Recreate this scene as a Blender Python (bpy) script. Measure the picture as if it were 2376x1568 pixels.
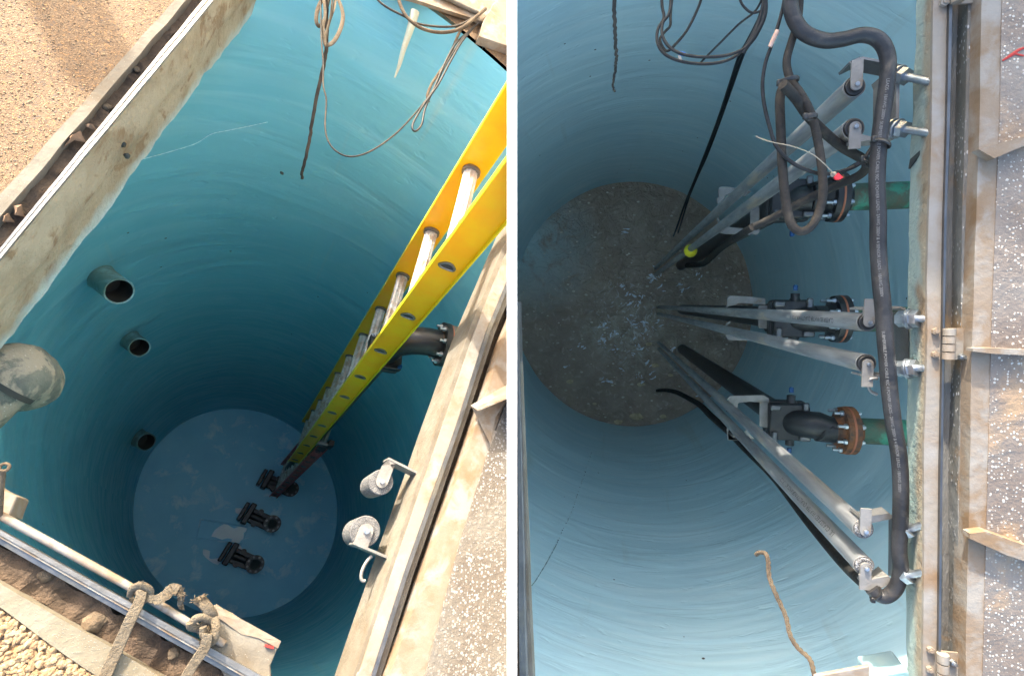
import bpy, bmesh, math, random
from mathutils import Vector, Matrix, noise
random.seed(7)
sc = bpy.context.scene
for o in list(bpy.data.objects): bpy.data.objects.remove(o)
COL = sc.collection
# ---------------------------------------------------------------- frames
F = 1200.0; ZS = F/2000; CX = 1188.0; CY = 784.0
def ray(u, v): return Vector((u-CX, CY-v, -F))
def frame(vp):
    z = -ray(*vp).normalized(); x = Vector((1,0,0)); x = (x - x.dot(z)*z).normalized(); y = z.cross(x)
    return Matrix((x, y, z)).transposed()
VP = {'L': (500.,1295.), 'R': (1430.,705.)}
RS = {k: frame(v) for k, v in VP.items()}
HC = 1.95*ZS
WR = RS['R'].transposed()                                   # camera space -> world rotation
W = {k: Matrix.Translation((0,0,HC)) @ (WR @ RS[k]).to_4x4() for k in RS}
INV = {k: RS[k].transposed() for k in RS}
# ---------------------------------------------------------------- camera
cd = bpy.data.cameras.new('camera'); cam = bpy.data.objects.new('camera', cd); COL.objects.link(cam)
cd.sensor_fit = 'HORIZONTAL'; cd.sensor_width = 36; cd.lens = 36*F/2376; cd.clip_start = 0.05; cd.clip_end = 500
cam.matrix_world = Matrix.Translation((0,0,HC)) @ WR.to_4x4(); sc.camera = cam
# ---------------------------------------------------------------- light
S_CAM = Vector((-.22,.87,.28)).normalized(); S_W = WR @ S_CAM
w = bpy.data.worlds.new('World'); sc.world = w; w.use_nodes = True
nt = w.node_tree; bg = nt.nodes['Background']; sk = nt.nodes.new('ShaderNodeTexSky'); sk.sky_type = 'NISHITA'
sk.sun_disc = False; sk.sun_elevation = math.asin(S_W.z); sk.sun_rotation = math.atan2(S_W.x, S_W.y)
sk.dust_density = 3.0; sk.air_density = 1.0
nt.links.new(sk.outputs[0], bg.inputs[0]); bg.inputs[1].default_value = 0.15
ld = bpy.data.lights.new('sun', 'SUN'); ld.energy = 2.0; ld.angle = math.radians(0.8); ld.color = (1,.93,.82)
lo = bpy.data.objects.new('sun', ld); COL.objects.link(lo); lo.matrix_world = Matrix.Translation((0,0,6)) @ S_W.to_track_quat('Z','Y').to_matrix().to_4x4()
sc.view_settings.view_transform = 'Standard'; sc.view_settings.look = 'None'; sc.view_settings.exposure = 2.75; sc.view_settings.gamma = 1
cy = sc.cycles; cy.max_bounces = 24; cy.diffuse_bounces = 20; cy.glossy_bounces = 4; cy.use_denoising = True
try: cy.denoiser = 'OPENIMAGEDENOISE'
except Exception: pass
cy.sample_clamp_indirect = 6
# ---------------------------------------------------------------- pixel helpers (photo seen at 2376 x 1568)
def bp(S, u, v, h):
    r = INV[S] @ ray(u, v); return r * (h*ZS / -r.z)
def depth(S, p): return -(RS[S] @ p).z
def cp(S, u, v, d): return INV[S] @ (ray(u, v) * (d*ZS/F))
def conv(k, ox, oy): return lambda x, y: (ox + k*x, oy + k*y)
Z1 = conv(.496,0,0); Z2 = conv(.496,583.5,0); Z3 = conv(.504,0,778); Z4 = conv(.504,583.5,778)
Z5 = conv(.496,1198,0); Z6 = conv(.496,1781.6,0); Z7 = conv(.504,1198,778); Z8 = conv(.504,1781.6,778)
Z9 = conv(.3224,1750.5,894.7); Z10 = conv(.1786,606.8,933.6); Z11 = conv(.2133,801.4,1034.8)
Z12 = conv(.1985,435.7,1089.2); Z13 = conv(.273,1649.4,389); Z14 = conv(.2331,933.6,684.6)
Z0 = conv(1,0,0)
HL, HLB, FLOOR = 2.6, 2.95, 13.5                            # left: hatch top, slab underside, floor (below the eye)
HR, HRB, WATER = 1.95, 2.10, 11.5                           # right
def ellipse_section(S, cx, cy_, a, b, h, n=288):
    return [bp(S, cx + a*math.cos(t), cy_ - b*math.sin(t), h).xy for t in [2*math.pi*i/n for i in range(n)]]
SEC = {'L': ellipse_section('L', 545,1190,236.5,242.5,FLOOR), 'R': ellipse_section('R', 1469,705,277,283,WATER)}
def rho(S, th):
    best = None; P = SEC[S]; d = Vector((math.cos(th), math.sin(th)))
    for i in range(len(P)):
        a, b = P[i], P[(i+1) % len(P)]
        ca, cb = d.x*a.y - d.y*a.x, d.x*b.y - d.y*b.x
        if ca <= 0 < cb or cb <= 0 < ca:
            t = ca/(ca-cb); q = a.lerp(b, t)
            if q.dot(d) > 0: best = q.length
    return best
def wall_h(S, u, v, off=0.0):
    r = INV[S] @ ray(u, v); th = math.atan2(r.y, r.x); return -r.z*(rho(S, th)-off)/r.xy.length/ZS
def spline(pts, n=8):
    out = []; m = len(pts)
    for i in range(m-1):
        p0, p1, p2, p3 = pts[max(i-1,0)], pts[i], pts[i+1], pts[min(i+2,m-1)]
        for j in range(n):
            t = j/n; out.append(tuple(.5*((2*b) + (-a+c)*t + (2*a-5*b+4*c-d)*t*t + (-a+3*b-3*c+d)*t**3) for a,b,c,d in zip(p0,p1,p2,p3)))
    out.append(tuple(pts[-1])); return out
# ---------------------------------------------------------------- materials
MATS = {}
def mat(name, c1, c2=None, scale=6, rough=.6, metal=0, bump=0, bscale=40, c3=None, lo=.4, hi=.6, lo3=.55, hi3=.65, scale3=3,
        spots=None, sscale=60, sth=.25, stretch=(1,1,1), uv=False, spec=.5, detail=6, rvar=0, c3stretch=(1,1,1)):
    if name in MATS: return MATS[name]
    m = bpy.data.materials.new(name); m.use_nodes = True; t = m.node_tree; N = t.nodes; L = t.links
    b = N['Principled BSDF']; b.inputs['Roughness'].default_value = rough; b.inputs['Metallic'].default_value = metal
    b.inputs['Specular IOR Level'].default_value = spec
    tc = N.new('ShaderNodeTexCoord'); src = tc.outputs['UV' if uv else 'Object']
    def mapped(st):
        mp = N.new('ShaderNodeMapping'); mp.inputs['Scale'].default_value = st; L.new(src, mp.inputs[0]); return mp.outputs[0]
    vec = mapped(stretch)
    def nz(sc_, det=6, v=None, dist=0):
        n = N.new('ShaderNodeTexNoise'); n.inputs['Scale'].default_value = sc_; n.inputs['Detail'].default_value = det
        n.inputs['Distortion'].default_value = dist; n.inputs['Roughness'].default_value = .62
        L.new(v if v is not None else vec, n.inputs['Vector']); return n.outputs['Fac']
    def ramp(f, a, z):
        r = N.new('ShaderNodeMapRange'); r.inputs[1].default_value = a; r.inputs[2].default_value = z; L.new(f, r.inputs[0]); return r.outputs[0]
    def mix(f, a, z):
        x = N.new('ShaderNodeMix'); x.data_type = 'RGBA'; L.new(f, x.inputs[0])
        for s, val in ((6,a),(7,z)):
            if isinstance(val, tuple): x.inputs[s].default_value = (*val, 1)
            else: L.new(val, x.inputs[s])
        return x.outputs[2]
    col = c1
    if c2: col = mix(ramp(nz(scale, detail), lo, hi), c1, c2)
    if c3: col = mix(ramp(nz(scale3, 8, mapped(c3stretch), .4), lo3, hi3), col, c3)
    sp = None
    if spots:
        vo = N.new('ShaderNodeTexVoronoi'); vo.inputs['Scale'].default_value = sscale*3.4; L.new(vec, vo.inputs['Vector'])
        sc_ = N.new('ShaderNodeSeparateColor'); L.new(vo.outputs['Color'], sc_.inputs[0])
        ma = N.new('ShaderNodeMath'); ma.operation = 'MULTIPLY_ADD'; L.new(sc_.outputs[0], ma.inputs[0]); ma.inputs[1].default_value = sth*2.0; 
        mb = N.new('ShaderNodeMath'); mb.operation = 'MULTIPLY'; L.new(vo.outputs['Distance'], mb.inputs[0]); mb.inputs[1].default_value = -1; L.new(mb.outputs[0], ma.inputs[2])
        sp = ramp(ma.outputs[0], .12, .26)
        gate = ramp(nz(sscale*.10, 3), .30, .60); mm = N.new('ShaderNodeMath'); mm.operation = 'MULTIPLY'; L.new(sp, mm.inputs[0]); L.new(gate, mm.inputs[1]); sp = mm.outputs[0]
        col = mix(sp, col, spots)
    if isinstance(col, tuple): b.inputs['Base Color'].default_value = (*col, 1)
    else: L.new(col, b.inputs['Base Color'])
    if rvar: 
        rr = N.new('ShaderNodeMapRange'); rr.inputs[1].default_value = .35; rr.inputs[2].default_value = .65
        rr.inputs[3].default_value = max(rough-rvar, .02); rr.inputs[4].default_value = min(rough+rvar, 1); L.new(nz(scale*2.3), rr.inputs[0]); L.new(rr.outputs[0], b.inputs['Roughness'])
    if bump:
        bu = N.new('ShaderNodeBump'); bu.inputs['Strength'].default_value = bump; bu.inputs['Distance'].default_value = .01
        L.new(nz(bscale, 8), bu.inputs['Height']); out = bu.outputs[0]
        if sp is not None:
            b2 = N.new('ShaderNodeBump'); b2.inputs['Strength'].default_value = .5; b2.inputs['Distance'].default_value = .004
            L.new(sp, b2.inputs['Height']); L.new(out, b2.inputs['Normal']); out = b2.outputs[0]
        L.new(out, b.inputs['Normal'])
    MATS[name] = m; return m

def paint_mat(name, c1, c2, c3, rough=.42):
    """brushed epoxy lining: u = arc length, v = height; long horizontal trowel ridges and small lumps"""
    m = bpy.data.materials.new(name); m.use_nodes = True; t = m.node_tree; N = t.nodes; L = t.links; b = N['Principled BSDF']
    tc = N.new('ShaderNodeTexCoord')
    def nz(st, sc_, det=4, dist=0, ro=.55):
        mp = N.new('ShaderNodeMapping'); mp.inputs['Scale'].default_value = st; L.new(tc.outputs['UV'], mp.inputs[0])
        n = N.new('ShaderNodeTexNoise'); n.inputs['Scale'].default_value = sc_; n.inputs['Detail'].default_value = det; n.inputs['Distortion'].default_value = dist
        n.inputs['Roughness'].default_value = ro; L.new(mp.outputs[0], n.inputs['Vector']); return n.outputs['Fac']
    def ramp(f, a, z, o0=0, o1=1):
        r = N.new('ShaderNodeMapRange'); r.inputs[1].default_value = a; r.inputs[2].default_value = z; r.inputs[3].default_value = o0; r.inputs[4].default_value = o1; L.new(f, r.inputs[0]); return r.outputs[0]
    def mix(f, a, z):
        x = N.new('ShaderNodeMix'); x.data_type = 'RGBA'; L.new(f, x.inputs[0])
        for s, val in ((6,a),(7,z)):
            if isinstance(val, tuple): x.inputs[s].default_value = (*val, 1)
            else: L.new(val, x.inputs[s])
        return x.outputs[2]
    def add(a, z, k):
        x = N.new('ShaderNodeMath'); x.operation = 'MULTIPLY_ADD'; L.new(z, x.inputs[0]); x.inputs[1].default_value = k; L.new(a, x.inputs[2]); return x.outputs[0]
    col = mix(ramp(nz((.5,1,1), 1.1, 4, .6), .38, .64), c1, c2)
    streak = ramp(nz((.35,4.5,1), 2.2, 5, .8), .5, .72)
    col = mix(streak, col, c3)
    vd = N.new('ShaderNodeTexVoronoi'); vd.inputs['Scale'].default_value = 4.2; L.new(tc.outputs['UV'], vd.inputs['Vector'])
    col = mix(ramp(vd.outputs['Distance'], .034, .024), col, (.03,.035,.035))
    drip = ramp(nz((3.2,.22,1), 2.0, 5, .4), .63, .74, 0, .28); col = mix(drip, col, (.42,.44,.36))
    L.new(col, b.inputs['Base Color'])
    h = nz((.5,2.3,1), 2.6, 4, .9, .5)                       # ridges
    lumps = ramp(nz((.8,1.6,1), 11, 2, .3), .64, .74)       # lumps and runs
    h = add(h, lumps, .13)
    fine = nz((1,2,1), 22, 4, .3); h = add(h, fine, .035)
    bu = N.new('ShaderNodeBump'); bu.inputs['Strength'].default_value = .34; bu.inputs['Distance'].default_value = .035; L.new(h, bu.inputs['Height'])
    L.new(bu.outputs[0], b.inputs['Normal'])
    L.new(ramp(nz((.6,2,1), 5, 4, 1), .4, .62, rough-.1, rough+.18), b.inputs['Roughness'])
    b.inputs['Specular IOR Level'].default_value = .5
    return m
M = {}
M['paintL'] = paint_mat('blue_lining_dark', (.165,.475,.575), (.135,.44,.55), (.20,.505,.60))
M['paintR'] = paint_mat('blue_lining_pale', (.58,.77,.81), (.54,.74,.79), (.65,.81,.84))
M['floorL'] = mat('blue_floor', (.24,.60,.80), (.30,.67,.85), 2.2, .45, bump=.5, bscale=5, c3=(.58,.80,.90), scale3=3.4, lo3=.55, hi3=.66, lo=.35, hi=.65)
M['patch'] = mat('reflection_patch', (.88,.90,.92), (.8,.83,.88), 3, .35)  # bright white paints in the sky reflected by the wet floor
M['gravel'] = None
M['dirt'] = mat('dirt', (0.0683,0.0444,0.0273), (0.113,0.0749,0.0478), 16, .95, bump=1.2, bscale=60, c3=(0.041,0.0256,0.017), scale3=9)
M['stone'] = mat('stone', (0.131,0.0952,0.0592), (0.0978,0.0656,0.0394), 30, .9, bump=.8, bscale=90)
M['conc'] = mat('stained_concrete', (0.185,0.167,0.127), (0.138,0.116,0.078), 7, .85, bump=0.35, bscale=50, c3=(0.149,0.0935,0.0446), scale3=5, lo3=.56, hi3=.7, spots=(0.23,0.224,0.194), sscale=90, sth=.3)
M['slabtop'] = mat('pale_concrete', (0.161,0.145,0.117), (0.125,0.105,0.0778), 9, .85, bump=0.35, bscale=50, c3=(0.115,0.0864,0.054), scale3=10, lo3=.57, hi3=.70, spots=(0.302,0.281,0.238), sscale=50, sth=.2)
M['concR'] = mat('painted_concrete', (0.264,0.33,0.31), (0.304,0.251,0.172), 5, .8, bump=.7, bscale=40, c3=(0.198,0.125,0.066), scale3=7, lo3=.58, hi3=.7, lo=.42, hi=.55)
M['stainmetal'] = mat('stained_aluminium', (0.228,0.201,0.167), (0.201,0.131,0.0743), 6, .62, .15, bump=0.17, bscale=70, c3=(0.263,0.249,0.228), scale3=11, lo3=.45, hi3=.65, lo=.45, hi=.62, spots=(0.0613,0.035,0.0175), sscale=55, sth=.10)
M['beige'] = mat('weathered_beige_metal', (0.208,0.163,0.121), (0.172,0.112,0.0625), 8, .65, .1, bump=0.20, bscale=60, c3=(0.236,0.215,0.187), scale3=12, lo3=.46, hi3=.6, spots=(0.114,0.0556,0.0242), sscale=42, sth=.13)
M['cover'] = mat('pitted_cover', (0.217,0.184,0.156), (0.178,0.138,0.111), 5, .5, .35, bump=.5, bscale=50, c3=(.36,.24,.14), scale3=4, spots=(.50,.47,.42), sscale=55, sth=.33)
M['coverL'] = mat('pitted_cover_light', (0.153,0.139,0.117), (0.117,0.0986,0.0799), 5, .5, .25, bump=.6, bscale=50, spots=(0.266,0.258,0.246), sscale=42, sth=.42)
M['galv'] = mat('galvanised', (0.158,0.158,0.161), (0.11,0.114,0.118), 12, .38, .85, bump=.12, bscale=60, c3=(0.181,0.166,0.134), scale3=7, lo3=.55, hi3=.68, rvar=.1)
M['pipe'] = mat('grey_steel_pipe', (0.413,0.413,0.413), (0.275,0.281,0.288), 9, .42, .75, bump=.12, bscale=40, c3=(0.55,0.463,0.362), scale3=5, lo3=.55, hi3=.68, stretch=(4,4,.5), c3stretch=(4,4,.6), rvar=.12)
M['alu'] = mat('aluminium', (0.216,0.212,0.205), (0.163,0.156,0.145), 14, .4, .6, bump=.15, bscale=90)
M['whitemetal'] = mat('pale_steel', (0.246,0.234,0.216), (0.194,0.182,0.167), 20, .5, .35, bump=.2, bscale=90, c3=(0.185,0.127,0.0744), scale3=10, lo3=.64, hi3=.72)
M['zinc'] = mat('zinc', (0.479,0.511,0.543), (0.334,0.367,0.399), 40, .3, .9, bump=.2, bscale=120)
M['darkgalv'] = mat('dark_weathered_metal', (.22,.21,.19), (.13,.115,.095), 7, .6, .4, bump=.5, bscale=50, c3=(.26,.17,.09), scale3=6, spots=(.5,.5,.48), sscale=60, sth=.16, stretch=(3,.6,1))
M['rubber'] = mat('black_rubber', (.012,.012,.013), (.03,.029,.03), 12, .45, 0, spec=.4, bump=.3, bscale=60, c3=(.07,.058,.045), scale3=14, lo3=.57, hi3=.72)
M['rubberdirty'] = mat('muddy_rubber', (.014,.013,.012), (.028,.024,.02), 12, .7, 0, spec=.3, bump=.4, bscale=70, c3=(.055,.045,.034), scale3=20, lo3=.5, hi3=.66)
M['wire'] = mat('black_wire', (.008,.008,.009), (.02,.02,.02), 30, .5, spec=.3, bump=.1, bscale=90)
M['plug'] = mat('speckled_rubber', (.05,.05,.055), (.03,.03,.032), 30, .8, bump=.5, bscale=200, spots=(.7,.7,.7), sscale=260, sth=.5)
M['plugL'] = mat('dusty_plug', (0.109,0.109,0.111), (0.0636,0.0636,0.0671), 60, .85, bump=.5, bscale=200, spots=(0.239,0.239,0.233), sscale=200, sth=.5)
M['blackpipe'] = mat('black_coated_iron', (0.0108,0.0114,0.0126), (0.021,0.0198,0.0192), 9, .38, .0, bump=.25, bscale=30, c3=(0.078,0.054,0.036), scale3=10, lo3=.6, hi3=.75)
M['rustflange'] = mat('rusty_iron', (.24,.085,.025), (.06,.04,.03), 12, .7, .1, bump=.6, bscale=70)
M['gasket'] = mat('red_gasket', (.36,.12,.06), None, rough=.7)
M['green'] = mat('green_coated_pipe', (.045,.11,.07), (.10,.08,.045), 9, .5, bump=.4, bscale=60, c3=(.05,.24,.15), scale3=8, lo3=.52, hi3=.6)
M['yellow'] = mat('yellow_fibreglass', (.86,.70,.015), (.78,.62,.01), 9, .38, bump=.08, bscale=60, c3=(.45,.33,.05), scale3=16, lo3=.66, hi3=.74)
M['orange'] = mat('orange_yellow_fibreglass', (.90,.43,.0), (.88,.50,.0), 7, .38, bump=.08, bscale=60, c3=(.52,.20,.02), scale3=12, lo3=.66, hi3=.74)
M['redfg'] = mat('red_rail', (0.646,0.17,0.153), (0.476,0.119,0.102), 9, .5, bump=.1, bscale=60)
M['rung'] = mat('muddy_aluminium', (.50,.48,.45), (.38,.28,.20), 14, .45, .35, bump=.4, bscale=50, c3=(.62,.60,.57), scale3=22, lo3=.5, hi3=.6, c3stretch=(1,1,1))
M['floaty'] = mat('yellow_plastic', (.75,.66,.02), (.6,.52,.02), 20, .35)
M['web'] = mat('tan_webbing', (0.165,0.134,0.0944), (0.119,0.0912,0.0594), 30, .95, bump=1.0, bscale=180)
M['rope'] = mat('old_rope', (0.134,0.1,0.0632), (0.0744,0.0521,0.0335), 18, .95, bump=1.0, bscale=150)
M['ropedark'] = mat('dark_rope', (.025,.02,.017), (.06,.048,.036), 18, .85, bump=.8, bscale=120)
M['paleplastic'] = mat('pale_plastic', (.42,.46,.36), (.36,.33,.24), 10, .6, bump=.3, bscale=40)
M['mossy'] = mat('crusted_pipe', (0.154,0.162,0.131), (0.0847,0.1,0.0886), 9, .8, bump=1.0, bscale=40, c3=(0.277,0.254,0.193), scale3=11, lo3=.48, hi3=.54, spots=(0.462,0.451,0.396), sscale=30, sth=.22)
M['olivepipe'] = mat('olive_overcoat', (.17,.27,.24), (.12,.19,.17), 9, .55, bump=.4, bscale=40, c3=(.24,.42,.46), scale3=5, lo3=.48, hi3=.6)
M['dark'] = mat('dark_hollow', (.02,.03,.03), (.04,.04,.035), 9, .8)
M['white'] = mat('white_panel_paint', (.90,.90,.90), None, rough=.6)
M['bluebolt'] = mat('blue_coated_bolt', (0.0036,0.0576,0.18), None, rough=.4)
M['redtag'] = mat('red_tape', (.75,.02,.03), None, rough=.5)
M['redmark'] = mat('red_paint_mark', (0.33,0.018,0.012), None, rough=.6)
M['bluetape'] = mat('blue_tape', (.02,.14,.45), None, rough=.5)
M['whitetape'] = mat('pale_tape', (0.36,0.33,0.288), None, rough=.6)
M['cord'] = mat('cream_cord', (0.246,0.221,0.17), None, rough=.9)
M['print'] = mat('white_print', (0.148,0.148,0.148), None, rough=.6)
M['printdark'] = mat('black_print', (.05,.05,.05), None, rough=.6)
M['leaf'] = mat('dead_leaf', (0.192,0.12,0.072), (0.132,0.078,0.048), 20, .9, bump=.4, bscale=60)
M['blackp'] = mat('black_plastic', (.015,.015,.015), None, rough=.4)
M['ltblue'] = mat('pale_blue_seam', (0.166,0.292,0.332), (0.244,0.332,0.351), 20, .4)

M['ridge'] = mat('pale_ridge', (.50,.76,.82), None, rough=.4)
def gravel_mat(nm='exposed_aggregate', gs=105, es=.10, bs=.8):
    m = bpy.data.materials.new(nm); m.use_nodes = True; t = m.node_tree; N = t.nodes; L = t.links; b = N['Principled BSDF']
    tc = N.new('ShaderNodeTexCoord')
    n0 = N.new('ShaderNodeTexNoise'); n0.inputs['Scale'].default_value = 40; L.new(tc.outputs['Object'], n0.inputs['Vector'])
    mv = N.new('ShaderNodeMix'); mv.data_type = 'VECTOR'; mv.inputs[0].default_value = .012; L.new(tc.outputs['Object'], mv.inputs[4]); L.new(n0.outputs['Color'], mv.inputs[5])
    v1 = N.new('ShaderNodeTexVoronoi'); v1.inputs['Scale'].default_value = gs; L.new(mv.outputs[1], v1.inputs['Vector'])
    v2 = N.new('ShaderNodeTexVoronoi'); v2.feature = 'DISTANCE_TO_EDGE'; v2.inputs['Scale'].default_value = gs; L.new(mv.outputs[1], v2.inputs['Vector'])
    sep = N.new('ShaderNodeSeparateColor'); L.new(v1.outputs['Color'], sep.inputs[0])
    cr = N.new('ShaderNodeValToRGB'); L.new(sep.outputs[0], cr.inputs[0]); e = cr.color_ramp.elements
    e[0].position = 0; e[0].color = (0.131,0.084,0.045,1); e[1].position = 1; e[1].color = (0.234,0.168,0.103,1)
    for p, c in ((.06,(.10,.08,.07,1)),(.12,(0.159,0.101,0.055,1)),(.5,(0.186,0.121,0.069,1)),(.8,(0.207,0.148,0.090,1)),(.93,(.34,.19,.08,1))):
        x = e.new(p); x.color = c
    ed = N.new('ShaderNodeMapRange'); ed.inputs[1].default_value = 0; ed.inputs[2].default_value = es; L.new(v2.outputs['Distance'], ed.inputs[0])
    mx = N.new('ShaderNodeMix'); mx.data_type = 'RGBA'; L.new(ed.outputs[0], mx.inputs[0]); mx.inputs[6].default_value = (0.138,0.087,0.051,1); L.new(cr.outputs[0], mx.inputs[7])
    n1 = N.new('ShaderNodeTexNoise'); n1.inputs['Scale'].default_value = 4; n1.inputs['Detail'].default_value = 5; L.new(tc.outputs['Object'], n1.inputs['Vector'])
    r1 = N.new('ShaderNodeMapRange'); r1.inputs[1].default_value = .35; r1.inputs[2].default_value = .7; L.new(n1.outputs['Fac'], r1.inputs[0])
    m2 = N.new('ShaderNodeMix'); m2.data_type = 'RGBA'; m2.blend_type = 'MULTIPLY'; L.new(r1.outputs[0], m2.inputs[0]); L.new(mx.outputs[2], m2.inputs[6]); m2.inputs[7].default_value = (.80,.76,.72,1)
    L.new(m2.outputs[2], b.inputs['Base Color']); b.inputs['Roughness'].default_value = .85
    bu = N.new('ShaderNodeBump'); bu.inputs['Strength'].default_value = bs; bu.inputs['Distance'].default_value = .008*105/gs; 
    e2 = N.new('ShaderNodeMapRange'); e2.inputs[1].default_value = 0; e2.inputs[2].default_value = .35; L.new(v2.outputs['Distance'], e2.inputs[0])
    hh = N.new('ShaderNodeMath'); hh.operation = 'MULTIPLY'; L.new(e2.outputs[0], hh.inputs[0]); L.new(sep.outputs[1], hh.inputs[1]); L.new(hh.outputs[0], bu.inputs['Height'])
    L.new(bu.outputs[0], b.inputs['Normal']); return m
M['gravel'] = gravel_mat('loose_aggregate', 85); M['sandy'] = gravel_mat('sandy_aggregate', 190, .16, .6)
def water_mat():
    m = bpy.data.materials.new('murky_water'); m.use_nodes = True; t = m.node_tree; N = t.nodes; L = t.links; b = N['Principled BSDF']
    tc = N.new('ShaderNodeTexCoord')
    def nz(s, d=6, dist=0, ro=.6):
        n = N.new('ShaderNodeTexNoise'); n.inputs['Scale'].default_value = s; n.inputs['Detail'].default_value = d; n.inputs['Distortion'].default_value = dist; n.inputs['Roughness'].default_value = ro
        L.new(tc.outputs['Object'], n.inputs['Vector']); return n.outputs['Fac']
    def ramp(f, a, z):
        r = N.new('ShaderNodeMapRange'); r.inputs[1].default_value = a; r.inputs[2].default_value = z; L.new(f, r.inputs[0]); return r.outputs[0]
    def mix(f, a, z):
        x = N.new('ShaderNodeMix'); x.data_type = 'RGBA'; L.new(f, x.inputs[0])
        for s, val in ((6,a),(7,z)):
            if isinstance(val, tuple): x.inputs[s].default_value = (*val, 1)
            else: L.new(val, x.inputs[s])
        return x.outputs[2]
    col = mix(ramp(nz(1.6), .4, .65), (.44,.31,.225), (.56,.41,.30))
    col = mix(ramp(nz(14, 6, .6), .55, .70), col, (.66,.50,.38))
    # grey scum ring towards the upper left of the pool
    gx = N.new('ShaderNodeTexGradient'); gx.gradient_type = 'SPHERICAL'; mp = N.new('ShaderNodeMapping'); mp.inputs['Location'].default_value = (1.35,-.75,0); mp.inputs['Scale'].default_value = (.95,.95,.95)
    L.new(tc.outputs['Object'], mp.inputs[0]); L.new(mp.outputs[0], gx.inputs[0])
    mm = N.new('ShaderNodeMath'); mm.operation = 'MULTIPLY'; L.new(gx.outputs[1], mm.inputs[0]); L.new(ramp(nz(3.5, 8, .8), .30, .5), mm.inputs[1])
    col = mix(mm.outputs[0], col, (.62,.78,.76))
    g2 = N.new('ShaderNodeTexGradient'); g2.gradient_type = 'SPHERICAL'; mp2 = N.new('ShaderNodeMapping'); mp2.inputs['Location'].default_value = (-.05,.62,0); mp2.inputs['Scale'].default_value = (1.1,1.6,1)
    L.new(tc.outputs['Object'], mp2.inputs[0]); L.new(mp2.outputs[0], g2.inputs[0])
    m3 = N.new('ShaderNodeMath'); m3.operation = 'MULTIPLY'; L.new(g2.outputs[1], m3.inputs[0]); L.new(ramp(nz(7, 8, .8), .42, .6), m3.inputs[1])
    col = mix(m3.outputs[0], col, (.62,.52,.40))
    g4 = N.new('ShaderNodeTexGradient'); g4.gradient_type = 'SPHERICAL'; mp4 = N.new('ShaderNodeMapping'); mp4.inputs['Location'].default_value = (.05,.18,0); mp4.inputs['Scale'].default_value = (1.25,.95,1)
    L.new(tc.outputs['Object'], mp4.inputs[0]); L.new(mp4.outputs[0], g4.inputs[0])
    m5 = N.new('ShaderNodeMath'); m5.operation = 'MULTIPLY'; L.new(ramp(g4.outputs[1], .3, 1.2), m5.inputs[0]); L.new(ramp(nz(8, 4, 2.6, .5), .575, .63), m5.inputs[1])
    col = mix(m5.outputs[0], col, (.95,.90,.85))  # near-white glints painted into the water colour around the middle
    L.new(col, b.inputs['Base Color']); b.inputs['Roughness'].default_value = .04; b.inputs['IOR'].default_value = 1.7
    bu = N.new('ShaderNodeBump'); bu.inputs['Strength'].default_value = .8; bu.inputs['Distance'].default_value = .12; L.new(nz(5, 4, 1.8), bu.inputs['Height']); L.new(bu.outputs[0], b.inputs['Normal'])
    return m
M['water'] = water_mat()
def edge_mat(name, top, top2, low, z0, z1):
    """concrete whose lower edge was coated with the blue lining: object z picks where the coat starts"""
    base = mat(name, top, top2, 6, .85, bump=1.0, bscale=45, c3=(.20,.145,.085), scale3=9, lo3=.54, hi3=.62)
    t = base.node_tree; N = t.nodes; L = t.links; b = N['Principled BSDF']; src = b.inputs['Base Color'].links[0].from_socket
    tc = N.new('ShaderNodeTexCoord'); sx = N.new('ShaderNodeSeparateXYZ'); L.new(tc.outputs['Object'], sx.inputs[0])
    n = N.new('ShaderNodeTexNoise'); n.inputs['Scale'].default_value = 14; n.inputs['Detail'].default_value = 8; L.new(tc.outputs['Object'], n.inputs['Vector'])
    a = N.new('ShaderNodeMath'); a.operation = 'MULTIPLY_ADD'; a.inputs[1].default_value = .09; L.new(n.outputs['Fac'], a.inputs[0]); L.new(sx.outputs[2], a.inputs[2])
    r = N.new('ShaderNodeMapRange'); r.inputs[1].default_value = z0+.045; r.inputs[2].default_value = z1+.045; L.new(a.outputs[0], r.inputs[0])
    x = N.new('ShaderNodeMix'); x.data_type = 'RGBA'; L.new(r.outputs[0], x.inputs[0]); L.new(src, x.inputs[6]); x.inputs[7].default_value = (*low, 1); L.new(x.outputs[2], b.inputs['Base Color'])
    return base
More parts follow.
